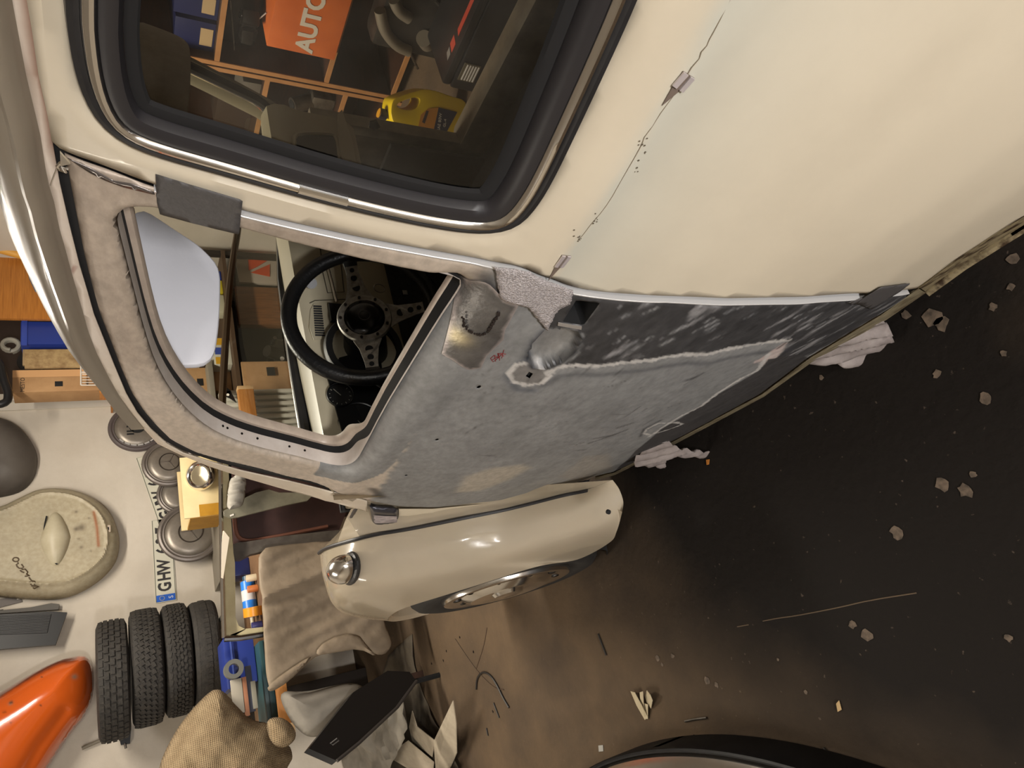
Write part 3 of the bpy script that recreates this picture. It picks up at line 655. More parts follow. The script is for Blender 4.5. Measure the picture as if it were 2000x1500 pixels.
# torn foil at the top rear corner of the frame
bmx = slab([hit(117, 294, .006), hit(137, 316, .008), hit(118, 320, .012)], (.001, .002, 0)); tube(bmx, [Vector(hit(x, y, .008)) for x, y in [(118, 318), (112, 324), (118, 332), (128, 336), (122, 326), (134, 330)]], .0016, 6)
tube(bmx, [Vector(hit(x, y, .006)) for x, y in [(112, 326), (106, 340), (98, 362)]], .0005, 5)
mk('torn_foil', bmx, chrome, door_root)
tp = [(132, 301), (180, 322), (220, 345), (260, 352), (300, 368), (302, 373), (240, 358), (205, 345), (175, 330)]
Vt, Ft = panel(resample(XZ(tp), 50, True), [], .01); solid(mk('loose_foil', tomesh('foil', P3(Vt, .004)+np.array([0, .001, 0]), Ft), M('grey_foil', (120, 114, 112), .25, .8), door_root), .0006)
# ---- hinges and front flange of the body
def hinge(a, b2, name='hinge'):
    a = Vector(hit(*a)); b2 = Vector(hit(*b2)); h = mk(name, cyl(bmesh.new(), a+Vector((.004, .010, 0)), b2+Vector((.004, .010, 0)), .0125, n=20), darksteel, door_root)
    return h
def hblock(px, name, mat):
    z0 = XZ(px); Vt, Ft = panel(resample(z0, 30, True), [], .006); ct = P3(Vt, .012); de_ = dseg(Vt, z0); ct[:, 1] -= .010*(1-sm(0, .009, de_))
    return mk(name, tomesh(name, ct, Ft), mat, door_root)
hg = M('hinge_grey', (82, 82, 90), .3, .7, noise=40, col2=(60, 60, 66))
h1 = hblock([(722, 988), (777, 992), (779, 1012), (770, 1015), (727, 1019)], 'hinge', hg); solid(h1, .01)
Vt, Ft = panel(resample(XZ([(728, 996), (772, 998), (774, 1010), (730, 1012)]), 60, True)+rng.normal(0, .0012, (60, 2)), [], .006); mk('bare_smear', tomesh('s', P3(Vt, .0135), Ft), M('bare_smear', (196, 186, 186), .6, .3, noise=60, col2=(150, 140, 142)), h1)
h2 = hblock([(1107, 955), (1116, 946), (1150, 938), (1157, 950), (1155, 968), (1112, 971)], 'hinge', hg); solid(h2, .01)
mk('hinge_pin', cyl(bmesh.new(), Vector(hit(1104, 962, .008)), Vector(hit(1116, 962, .008)), .007, n=14), darksteel, h2)
fl_px = [(779, 1000), (845, 1000), (950, 990), (1040, 976), (1109, 964)]
up_ = [hit(x, y-7) for x, y in fl_px]; lo_ = [hit(x, y+5) for x, y in fl_px]
mk('hinge_pillar_edge', sheet([[tuple(p+np.array([0, .001, 0])) for p in up_], [tuple(p+np.array([.002, .003, 0])) for p in lo_], [tuple(p+np.array([.006, -.012, 0])) for p in lo_]]), M('cream_edge', (224, 212, 188), .4), car)
# ---- sill under the door
su = XZ([(1160, 933), (1199, 923), (1300, 870), (1489, 769), (1580, 700), (1720, 615), (1793, 563), (1867, 507), (1954, 451)]); sd = XZ([(1163, 937), (1202, 927), (1303, 875), (1492, 774), (1585, 707), (1729, 625), (1808, 571), (1880, 518), (1975, 458)], -.012)
fr0 = P3(su[:7], .0005); fr1 = P3(sd[:7], -.011); mk('sill_strip', sheet([[tuple(p) for p in r_] for r_ in (fr0, fr1, P3(sd[:7], -.03)+np.array([0, 0, -.006]))], .0012), M('pale_sill', (196, 184, 152), .5, noise=30, col2=(120, 104, 78)), car)
su, sd = su[6:], sd[6:]
rows = [P3(su, .001), P3(su, -.004)+np.array([0, 0, -.003]), P3(sd, -.014), P3(sd, -.009), P3(sd, -.004)+np.array([0, 0, -.004]), P3(sd, -.06)+np.array([0, 0, -.01])]
rows = [np.vstack([r_, r_[-1:]+[-.12, 0, 0], r_[-1:]+[-.8, -.06, .03]]) for r_ in rows]
sillm = M('dirty_sill_paint', (176, 160, 126), .5, noise=38, col2=(74, 54, 36), nrange=(.46, .62))
mk('sill_panel', sheet([[tuple(p) for p in r_] for r_ in rows], .0015), sillm, car)
# ================================================================== front fender, wheel, hood
def crom(pts, n):
    p = np.array(pts, float); m = len(p); out = []
    for s in np.linspace(0, m-1, n):
        i = min(int(s), m-2); t = s-i; a, b2, c_, d_ = p[max(i-1, 0)], p[i], p[i+1], p[min(i+2, m-1)]
        out.append(.5*((2*b2)+(c_-a)*t+(2*a-5*b2+4*c_-d_)*t*t+(3*b2-a-3*c_+d_)*t**3))
    return np.array(out)
Bc = [(1.628, .662, .286), (1.703, .655, .308), (1.753, .645, .354), (1.842, .635, .46), (1.889, .63, .588), (1.953, .62, .705), (1.997, .61, .771), (2.06, .60, .823), (2.2, .575, .852), (2.4, .54, .82), (2.6, .50, .74), (2.78, .46, .60), (2.88, .44, .42)]
K1 = [(1.635, .685, .27), (1.69, .695, .325), (1.745, .70, .385), (1.815, .695, .49), (1.87, .69, .60), (1.935, .682, .715), (1.985, .672, .79), (2.06, .66, .838), (2.2, .645, .858), (2.4, .63, .82), (2.62, .61, .74), (2.82, .58, .60), (2.93, .56, .42)]
K2 = [(1.645, .715, .262), (1.70, .745, .300), (1.76, .752, .36), (1.83, .752, .47), (1.89, .748, .58), (1.96, .742, .69), (2.02, .735, .765), (2.09, .728, .812), (2.22, .722, .825), (2.4, .715, .79), (2.62, .70, .70), (2.80, .68, .57), (2.90, .66, .42)]
Lc = [(1.649, .74, .273), (1.74, .765, .235), (1.83, .775, .201), (1.962, .78, .222), (1.937, .782, .375), (2.018, .783, .495), (2.091, .783, .587), (2.199, .778, .664), (2.30, .775, .672), (2.42, .772, .645), (2.54, .765, .575), (2.63, .755, .47), (2.66, .745, .36)]
K1 = [(b_[0]+(.004 if 1 < i < 9 else k_[0]-b_[0]), k_[1], k_[2]) for i, (b_, k_) in enumerate(zip(Bc, K1))]
K2 = [(b_[0]+(.034 if 1 < i < 8 else k_[0]-b_[0]), k_[1], k_[2]-(.004 if 1 < i < 8 else 0)) for i, (b_, k_) in enumerate(zip(Bc, K2))]
N = 96; cv = [crom(c_, N) for c_ in (Bc, K1, K2, Lc)]
rows = []
for i in range(N):
    r_ = crom([c_[i] for c_ in cv], 22); lip = r_[-1]; hubp = np.array([2.27, .70, .30]); inw = hubp-lip; inw[1] = 0; inw /= np.linalg.norm(inw)
    r_ = np.vstack([r_, lip+inw*.012+np.array([0, -.012, 0]), lip+inw*.014+np.array([0, -.05, 0])]); rows.append([tuple(p) for p in r_])
fender = mk('front_fender', sheet(rows, .0016), cream_gloss, car)
bead = mk('fender_bead', tube(bmesh.new(), [Vector(p)+Vector((0, .004, .004)) for p in cv[0][8:70]], .005, 8), rubber, fender)
mk('bolt_hole', cyl(bmesh.new(), on(1187, 999, 1, .752)+np.array([-.004, .003, 0]), on(1187, 999, 1, .752)+np.array([.001, 0, 0]), .0055, n=14), blackm, fender)
# turn signal on the fender crown: rubber base, chrome hood
b0 = Vector((2.075, .672, .842))
ts = mk('turn_signal', bmesh.new(), rubber, fender)
bmesh_ = bmesh.new(); bmesh.ops.create_uvsphere(bmesh_, u_segments=24, v_segments=12, radius=1, matrix=Matrix.Translation(b0+Vector((0, 0, -.006))) @ Matrix.Diagonal((.075, .040, .016, 1))); bmesh_.to_mesh(ts.data); bmesh_.free()
bm2 = bmesh.new(); bmesh.ops.create_uvsphere(bm2, u_segments=28, v_segments=16, radius=1)
for v in bm2.verts:
    x, y, z = v.co; z = max(z, -.25); s = 1-.30*max(0, x); v.co = Vector((b0.x+x*.068, b0.y+y*.036*s, b0.z+.016+z*.040*(1-.25*x)))
cleanup(bm2); mk('signal_housing', bm2, chrome, ts)
# wheel
WC = Vector((2.27, .70, .30)); ax = Vector((0, 1, 0)).normalized()
wheelp = mk('front_wheel', lathe(bmesh.new(), [(.205, .055), (.235, .068), (.262, .076), (.285, .070), (.300, .055), (.308, .03), (.310, 0), (.308, -.03), (.298, -.06), (.27, -.075), (.21, -.065)], WC, ax, 56), M('tyre_rubber', (30, 28, 27), .7, noise=40, col2=(42, 40, 38)), car)
cap_prof = [(.0, .098), (.03, .098), (.045, .094), (.052, .084), (.075, .080), (.10, .084), (.122, .090), (.140, .080), (.150, .072), (.172, .074), (.190, .080), (.203, .078), (.209, .066), (.206, .05)]
mk('wheel_disc', lathe(bmesh.new(), cap_prof, WC, ax, 56), chrome, wheelp)
for k in range(10):
    t = 2*math.pi*k/10; d = Vector((math.cos(t), 0, math.sin(t))); p = WC+d*.161+ax*.074
    b_ = bmesh.new(); bmesh.ops.create_uvsphere(b_, u_segments=10, v_segments=6, radius=1, matrix=Matrix.Translation(p) @ Matrix.Rotation(-t, 4, 'Y') @ Matrix.Diagonal((.014, .004, .006, 1))); mk('wheel_slot', b_, darksteel, wheelp)
# inner arch, so the wheel house reads dark
mk('wheel_arch', lathe(bmesh.new(), [(.335, .06), (.345, -.02), (.345, -.16), (.2, -.17), (.05, -.17)], WC, ax, 36, a0=math.radians(-20), a1=math.radians(200), xdir=(1, 0, 0)), M('arch_underseal', (26, 24, 23), .9), car)
# cowl side, cowl top and hood
cowl = []
for t in np.linspace(0, 1, 15):
    a_ = np.array([1.70+.17*t, .585-.02*t, .975-.10*t]); cowl.append(a_)
hood_rows = []
for x in np.linspace(1.80, 3.05, 26):
    s = (x-1.80)/1.25; hw = .565-.36*s**1.8; top = .965-.10*s-.42*s**3.2; edge = .865-.16*s-.42*s**2.4
    hood_rows.append([(x, hw*math.cos(t)*(1 if True else 1), edge+(top-edge)*math.sin(t)**.8) for t in np.linspace(0, math.pi, 21)])
# (the hood is off the car: only its shut line and the open compartment remain)
# side panel between hood and fender bead
side = []
for s in np.linspace(0, 1, 12):
    bpt = crom(Bc, 60)[int(s*52)]; x = bpt[0]
    u = min(1, max(0, (x-1.62)/.3)); tp_ = np.array([min(x, 2.9) if x > 1.80 else 1.72, .60-.03*u if x < 1.9 else max(.3, .565-.36*((x-1.8)/1.25)**1.8), .955 if x < 1.80 else .872-.16*((x-1.8)/1.25)-.42*max(0, (x-1.8)/1.25)**2.4])
    side.append([tuple(bpt*(1-q_)+tp_*q_) for q_ in np.linspace(0, 1, 5)])
mk('front_side_panel', sheet(side, .0015), cream_gloss, car)
mk('hood_seal', tube(bmesh.new(), [Vector((r_[0][0], r_[0][1]+.003, r_[0][2]-.003)) for r_ in hood_rows[:18]], .005, 8), rubber, car)
cw = [[(1.70+.10*u+.05*(1-(y/.56)**2), y, .968-.055*u+.01*(1-(y/.56)**2)*u) for y in np.linspace(-.56, .58, 25)] for u in np.linspace(0, 1, 6)]
mk('cowl_panel', sheet(cw, .0015), cream_gloss, car)
# a pillar bottom: cream hinge pillar between door front edge and side panel
hp = np.vstack([XZ([(717, 998), (717, 980), (790, 992), (845, 993), (950, 982), (1040, 968), (1100, 956), (1160, 934)])])
hpo = [P3(hp, -.004), P3(hp, -.03)+np.array([.06, 0, 0]), P3(hp, -.05)+np.array([.16, -.01, 0])]
mk('hinge_pillar', sheet([[tuple(p) for p in r_] for r_ in hpo], .0015), cream_gloss, car)

# ================================================================== windscreen and cabin
def wsp(s, t):   # s -1..1 across (left +), t 0..1 up
    hw = .525-.075*t; y = s*hw; return Vector((1.70+.06*(1-s*s)-.215*t, y, .975+.362*t+((.018*s if s > 0 else .055*s)*(1-t))))
o_ = []
def rrect(n=14, r=.20, rt=.16):
    P = []
    for cx, cy, a0, rr, hh in ((1-.13, 1-rt, 0, .13, rt), (-1+.13, 1-rt, 90, .13, rt), (-1+.17, r, 180, .17, r), (1-.17, r, 270, .17, r)):
        for k in range(n):
            a_ = math.radians(a0+90*k/(n-1)); P.append((cx+math.cos(a_)*rr, cy+math.sin(a_)*hh))
    return P
rr_ = rrect()
ws_loop = resample(np.array(rr_), 120, True)
wss = mk('windscreen_seal', tube(bmesh.new(), [wsp(s, t) for s, t in ws_loop], .013, 8, closed=True), rubber, car)
mk('windscreen_trim', tube(bmesh.new(), [wsp(s, t)+Vector((.012, 0, .008)) for s, t in ws_loop], .004, 6, closed=True), chrome, wss)
gw = [[wsp(s, t) for s in np.linspace(-.97, .97, 21)] for t in np.linspace(.02, .98, 7)]
mk('windscreen_glass', sheet(gw), glassmat('clear_glass', (226, 228, 222), dirt=(5, .02)), car)
inpaint = M('cabin_paint', (132, 124, 104), .45, coat=.1, noise=6, col2=(120, 112, 94))
# header above the windscreen
hd0 = rows_roof[-1]; mk('windscreen_header', sheet([[tuple(np.array(p)*(1-q_)+np.array(wsp(math.copysign(abs(math.cos(math.pi*k/32))**.8, math.cos(math.pi*k/32))*.94, 1.0)+Vector((.012, 0, .012)))*q_) for k, p in enumerate(hd0)] for q_ in (0, .35, .7, 1)], -.002), roofp, car)
# right front pillar, roof rail and centre pillar
def bar(name, pts, w_, d_, mat, up=(0, 1, 0)): return mk(name, tube(bmesh.new(), pts, .02, 10, radii=[(w_, d_)]*len(pts), up=up), mat, car)
bar('front_pillar_right', [(1.80, -.575, .86), (1.735, -.565, .96), (1.66, -.545, 1.10), (1.58, -.52, 1.25), (1.50, -.49, 1.355)], .018, .036, inpaint)
bar('roof_rail_right', [(1.50, -.49, 1.355), (1.3, -.505, 1.385), (1.0, -.515, 1.405), (.6, -.515, 1.41), (.2, -.51, 1.39)], .025, .028, inpaint)
bar('centre_pillar_right', [(.80, -.515, 1.40), (.80, -.565, 1.2), (.80, -.62, .95), (.80, -.655, .6), (.80, -.65, .28)], .02, .05, inpaint)
# right quarter (mirror of the left one)
qm = q.data.copy(); qm.transform(Matrix.Scale(-1, 4, (0, 1, 0))); qm.flip_normals(); mk('quarter_panel_right', qm, [q.data.materials[0]], car)
# right kick panel, hinge post, sill, floor
kp = M('kick_panel_paint', (140, 130, 110), .5, noise=8, col2=(100, 92, 78))
mk('hinge_post_right', obox((1.775, -.60, .51), (.05, .05, .62), bev=.008), kp, car)
mk('kick_panel', obox((1.93, -.585, .54), (.30, .02, .60), bev=.004), kp, car)
carpet = M('cabin_carpet', (34, 33, 31), .95, noise=60, col2=(44, 42, 40))
mk('toe_carpet', obox((1.93, -.555, .40), (.30, .02, .34), bev=.01), carpet, car)
mk('fire_wall', obox((2.04, 0, .53), (.02, 1.06, .63)), carpet, car)
mk('floor_pan', obox((1.2, 0, .215), (1.75, 1.16, .03)), carpet, car)
mk('centre_tunnel', obox((1.15, 0, .31), (1.6, .16, .17), bev=.04), kp, car)
mk('sill_right', obox((1.25, -.615, .27), (1.05, .09, .13), bev=.02), kp, car)
spike = slab([on(*p, 0, 1.60) for p in [(660, 222), (668, 214), (690, 280), (698, 335), (676, 335), (664, 290)]], (.008, 0, 0))
mk('glove_box_lid', spike, M('strap_paint', (176, 167, 148), .5), car)
mk('post_slot', slab([on(*p, 1, -.565) for p in [(722, 236), (735, 233), (742, 246), (730, 252), (720, 246)]], (0, .006, 0)), blackm, car)
mk('rear_floor', obox((.05, 0, .36), (.8, 1.2, .04)), carpet, car)
mk('rear_bulkhead', obox((-.05, 0, .62), (.04, 1.14, .55)), carpet, car)
# ---- dashboard
dp = [(1.715, .965), (1.685, .982), (1.655, .986), (1.632, .978), (1.620, .960), (1.618, .935), (1.628, .90), (1.632, .82), (1.640, .76), (1.66, .735), (1.70, .73)]
rows = []
for y in np.linspace(-.465, .57, 41):
    bow = .05*(1-(y/.57)**2); rows.append([(x+bow*(1 if i < 3 else .35), y, z) for i, (x, z) in enumerate(dp)])
dash = mk('dashboard', sheet(rows), M('dash_paint', (176, 167, 144), .38, coat=.15, noise=5, col2=(166, 157, 134)), car)
def dx(y): return 1.628+.35*.05*(1-(y/.57)**2)
def dashp(px, py, off=0.):
    P = on(px, py, 0, 1.64)
    for _ in range(4): P = on(px, py, 0, float(np.interp(P[2], [.73, .76, .82, .90, .935, .96], [1.66, 1.64, 1.632, 1.628, 1.618, 1.62]))+.35*.05*(1-(P[1]/.57)**2)-off)
    return P
dkp = M('instrument_black', (12, 12, 13), .5)
clu = [dashp(x, y, .003) for x, y in [(640, 742), (662, 700), (700, 690), (742, 700), (752, 760), (745, 830), (720, 858), (690, 862), (668, 845), (655, 800)]]
cl = mk('instrument_panel', slab(clu, (-.004, 0, 0)), dkp, dash)
def dial(px, py, r, nt, name, label):
    c = Vector(dashp(px, py, .0085)); ax_ = Vector((-1, 0, .12)).normalized()
    d = mk(name, lathe(bmesh.new(), [(0, .001), (r*.93, .001), (r*.95, .005), (r, .006), (r*1.02, 0)], c, ax_, 36), M('dial_face', (18, 18, 19), .35), dash, label=label)
    bm = bmesh.new(); x, y, z = frame(ax_)
    for k in range(nt):
        t = math.radians(-40+260*k/(nt-1)); dd = x*math.cos(t)+y*math.sin(t); p = c+dd*r*.78+z*.0016; rot = Matrix((dd, z.cross(dd), z)).transposed()
        box(bm, p, (r*.14 if k % 2 == 0 else r*.07, .0014, .0006), rot)
    tk = mk('dial_marks', bm, M('dial_white', (120, 118, 108), .6), d, False); tk['kind'] = 'stuff'
    bm = bmesh.new(); dd = x*math.cos(-.9)+y*math.sin(-.9); rot = Matrix((dd, z.cross(dd), z)).transposed(); box(bm, c+dd*r*.3+z*.003, (r*.75, .0016, .0008), rot); mk('needle', bm, M('dial_white', (120, 118, 108), .6), d, False)
dial(702, 826, .046, 21, 'speedometer', 'round black speedometer with pale tick marks')
dial(664, 772, .028, 11, 'fuel_gauge', 'small round black gauge')
dial(668, 812, .014, 7, 'clock_gauge', None) if False else None
gbx = [Vector(dashp(x, y, .004)) for x, y in smoothc([(574, 272), (580, 262), (640, 262), (656, 268), (662, 300), (664, 330), (576, 322)], 1)]; mk('glove_box', slab(gbx, (-.002, 0, 0)), M('recess_dark', (30, 30, 30), .8), dash)
mk('glove_box_rim', tube(bmesh.new(), [p_+Vector((-.003, 0, 0)) for p_ in gbx], .006, 6, closed=True), M('dash_panel', (166, 157, 134), .4), dash)
# speaker grille slots
vb = [dashp(x, y, .0025) for x, y in [(606, 606), (612, 594), (640, 590), (648, 640), (640, 662), (612, 664), (604, 640)]]
mk('grille_panel', slab(vb, (-.002, 0, 0)), M('dash_panel', (166, 157, 134), .4), dash)
for k in range(13):
    y = 598+k*4.7; a_ = Vector(dashp(612+k*.3, y, .006)); b_ = Vector(dashp(628+k*.55, y+.6, .006)); mk('grille_slot', tube(bmesh.new(), [a_, b_], .0019, 6), blackm, dash)
# chrome pull, panel grooves, switch
gr = M('groove', (70, 64, 52), .8)
for l in [[(652, 470), (652, 490), (690, 486)], [(630, 530), (640, 572), (672, 570), (662, 478)], [(622, 462), (632, 530)], [(605, 592), (615, 587), (690, 584)]]: mk('panel_groove', tube(bmesh.new(), [Vector(dashp(x, y, .002)) for x, y in l], .0012, 6), gr, dash)
mk('chrome_pull', tube(bmesh.new(), [Vector(dashp(x, y, .014)) for x, y in [(640, 520), (648, 550), (655, 580), (658, 590)]], .0035, 8), chrome, dash)
mk('switch_block', slab([dashp(x, y, .012) for x, y in [(640, 597), (672, 600), (678, 625), (664, 630), (645, 630)]], (-.012, 0, 0)), blackp, dash)
mk('key_ring', tube(bmesh.new(), [Vector(dashp(741, 563, .03))+Vector((0, math.cos(t)*.012, math.sin(t)*.014)) for t in np.linspace(0, 2*math.pi, 17)[:-1]], .0012, 6, closed=True), steel, dash)
mk('dash_knob', cyl(bmesh.new(), dashp(608, 553, .0), dashp(608, 553, .03), .013, n=18), blackp, dash)
mk('column_lever', tube(bmesh.new(), [Vector(dashp(x, y, .02)) for x, y in [(726, 745), (750, 760), (772, 770)]], .003, 8), chrome, dash)
mk('bulkhead_top', sheet([[(x, y, z) for y in np.linspace(-.53, .53, 9)] for x, z in ((1.79, .915), (1.92, .88), (2.05, .842))], .002), carpet, car)  # panel added to keep light from leaking in behind the dash
mk('tray_clip', obox(tuple(on(790, 573, 0, 1.75)), (.01, .014, .014)), chrome, car)
# black defroster slot on the dash top
mk('defroster_slot', slab([Vector((1.70, y, .978)) for y in (-.36, -.05)]+[Vector((1.715, y, .977)) for y in (-.05, -.36)], (0, 0, .004)), blackm, dash)
# ---- steering wheel
SC = Vector((1.50, .268, .889)); an = math.radians(17); nrm = Vector((-math.cos(an), 0, math.sin(an))); e1 = Vector((0, 1, 0)); e2 = nrm.cross(e1).normalized()
if e2.z < 0: e2 = -e2
def swp(r, t, h=0): return SC+(e1*math.cos(t)+e2*math.sin(t))*r+nrm*h
leather = M('black_leather', (14, 14, 15), .36, bump=(180, .12)); alu = M('brushed_aluminium', (170, 166, 158), .42, .55, noise=80, col2=(130, 126, 118))
swheel = mk('steering_wheel', tube(bmesh.new(), [swp(.154, t) for t in np.linspace(0, 2*math.pi, 73)[:-1]], .0165, 14, closed=True), leather, car, label='black leather steering wheel with drilled aluminium spokes')
ringb = lathe(bmesh.new(), [(.043, -.020), (.0435, -.016), (.056, -.016), (.058, -.019), (.058, -.024), (.043, -.024), (.043, -.020)], SC, nrm, 48); mk('hub_ring', ringb, alu, swheel)
mk('horn_pad', lathe(bmesh.new(), [(.0, -.008), (.012, -.008), (.028, -.010), (.040, -.014), (.0435, -.019)], SC, nrm, 40), M('horn_black', (10, 10, 11), .22), swheel)
mk('horn_emblem', lathe(bmesh.new(), [(.0105, -.0078), (.0115, -.0072), (.0125, -.0078)], SC, nrm, 24), M('emblem_grey', (52, 50, 48), .4), swheel)
for k in range(9):
    t = 2*math.pi*k/9+.3; p = swp(.050, t, -.016); mk('hub_bolt', cyl(bmesh.new(), p, p+nrm*.003, .0032, n=10), darksteel, swheel)
for t0 in (math.radians(3), math.radians(177), math.radians(-90)):
    def sp3(r, w_, h): return swp(r, t0, h)+(-e1*math.sin(t0)+e2*math.cos(t0))*w_
    poly = [sp3(.052, -.030, -.021), sp3(.075, -.020, -.018), sp3(.110, -.014, -.010), sp3(.142, -.012, -.004), sp3(.142, .012, -.004), sp3(.110, .014, -.010), sp3(.075, .020, -.018), sp3(.052, .030, -.021)]
    s_ = mk('spoke', slab(poly, nrm*-.003), alu, swheel, False)
    for r_, rad, h in ((.078, .0085, -.0172), (.100, .0068, -.0122), (.118, .0052, -.0078)):
        p = swp(r_, t0, h); mk('spoke_hole', cyl(bmesh.new(), p-nrm*.001, p+nrm*.0012, rad, n=16), blackm, s_)
    pg = [sp3(.128, -.014, -.003), sp3(.15, -.016, .008), sp3(.15, .016, .008), sp3(.128, .014, -.003)]; mk('spoke_grip', slab(pg, nrm*-.014), leather, s_)
colm = M('column_black', (12, 12, 13), .5)
mk('steering_column', cyl(cyl(bmesh.new(), SC-nrm*.028, SC-nrm*.09, .034, .046, 28), SC-nrm*.085, SC-nrm*.24, .046, .055, 28), colm, car)
# instrument hood behind the wheel
mk('instrument_hood', lathe(bmesh.new(), [(.078, .0), (.085, .006), (.088, .02), (.084, .03), (.070, .03)], Vector(dashp(708, 690, .03)), Vector((-1, 0, .1)), 36), colm, car)
# ---- sun visors
def visor(px, X, mat, name, lean=.10):
    pts = [on(x, y, 0, X) for x, y in px]; z0 = max(p[2] for p in pts)
    pts = resample(smoothc(pts, 1, True), 60, True); bm = bmesh.new(); c_ = pts.mean(0)
    loops = []
    for s, h in ((.965, -.008), (.99, -.006), (1., 0), (.99, .006), (.965, .008)):
        loops.append([bm.verts.new(tuple(c_+(p-c_)*s+np.array([h+(z0-p[2])*lean*0, 0, 0]))) for p in pts])
    n = len(pts)
    for a_, b_ in zip(loops, loops[1:]):
        for i in range(n): bm.faces.new((a_[i], a_[(i+1) % n], b_[(i+1) % n], b_[i]))
    bm.faces.new(loops[0][::-1]); bm.faces.new(loops[-1]); bmesh.ops.recalc_face_normals(bm, faces=bm.faces)
    return mk(name, bm, mat, car)
vm = M('visor_vinyl', (226, 226, 232), .55, bump=(9, .25)); vd = M('visor_shade', (168, 158, 144), .6, noise=60, col2=(156, 146, 134))
visor([(251, 440), (256, 424), (270, 416), (284, 415), (305, 428), (345, 455), (385, 480), (418, 512), (430, 535), (430, 580), (428, 630), (422, 680), (414, 704), (396, 716), (350, 718), (312, 719), (302, 700), (280, 600), (262, 510)], 1.44, vm, 'sun_visor')
bar('visor_rod', [tuple(on(262, 430, 0, 1.44)), tuple(on(258, 408, 0, 1.45)), tuple(on(246, 400, 0, 1.47))], .004, .004, white)
visor([(238, 120), (252, 60), (268, 44), (300, 55), (340, 70), (362, 82), (371, 96), (373, 130), (371, 180), (364, 245), (330, 250), (286, 222), (262, 160)], 1.45, vd, 'sun_visor')
# ================================================================== things on the front wall
def rect_px(x0, y0, x1, y1, X):
    xm, ym = (x0+x1)/2, (y0+y1)/2
    zt, zb = on(x0, ym, 0, X)[2], on(x1, ym, 0, X)[2]; yr, yl = on(xm, y0, 0, X)[1], on(xm, y1, 0, X)[1]
    return yl, yr, zt, zb
def pxbox(name, label, cat, r, X, depth, mat, bev=.003, group=None, zb=None):
    yl, yr, zt, zb0 = rect_px(*r, X); zb = zb0 if zb is None else zb
    o = tag(mk(name, obox((0, 0, 0), (depth, yl-yr, zt-zb), bev=bev), mat, None), label, cat, group)
    o.location = (X+depth/2, (yl+yr)/2, (zt+zb)/2); return o, (yl, yr, zt, zb)
def outline_wall(px, X, n=70, it=2): return resample(smoothc([on(x, y, 0, X) for x, y in px], it, True), n, True)[:, 1:]
def dome(name, yz, X, depth, w_, mat, parent=None, step=.012, ridge=None, p=.5, cols=None):
    """pressed sheet panel hung on the wall: outline in (y, z), standing out towards -x"""
    yz = np.asarray(yz); mn, mxx = yz.min(0), yz.max(0); gy, gz_ = np.meshgrid(np.arange(mn[0], mxx[0], step), np.arange(mn[1], mxx[1], step)); G = np.stack([gy.ravel(), gz_.ravel()], 1)
    G = G[inpoly(G, yz)&(dseg(G, yz) > step*.4)]; n = len(yz)
    r = delaunay_2d_cdt([Vector(p_) for p_ in np.vstack([yz, G])], [(i, (i+1) % n) for i in range(n)], [], 0, 1e-7)
    V2 = np.array([tuple(v) for v in r[0]]); F = np.array(r[2]); F = F[inpoly(V2[F].mean(1), yz)]
    d = dseg(V2, yz); t = np.clip(1-d/w_, 0, 1); h = depth*np.power(np.maximum(0, 1-t*t), p)
    if ridge: h = h+ridge(V2, d)
    co = np.stack([X-h, V2[:, 0], V2[:, 1]], 1)
    a, b2, c2 = co[F[:, 0]], co[F[:, 1]], co[F[:, 2]]; nx = np.cross(b2-a, c2-a)[:, 0]; F[nx > 0] = F[nx > 0][:, ::-1]
    me = tomesh(name, co, F); o = mk(name, me, mat, parent)
    if cols is not None: setcol(o.data, cols(V2, d))
    return o, V2
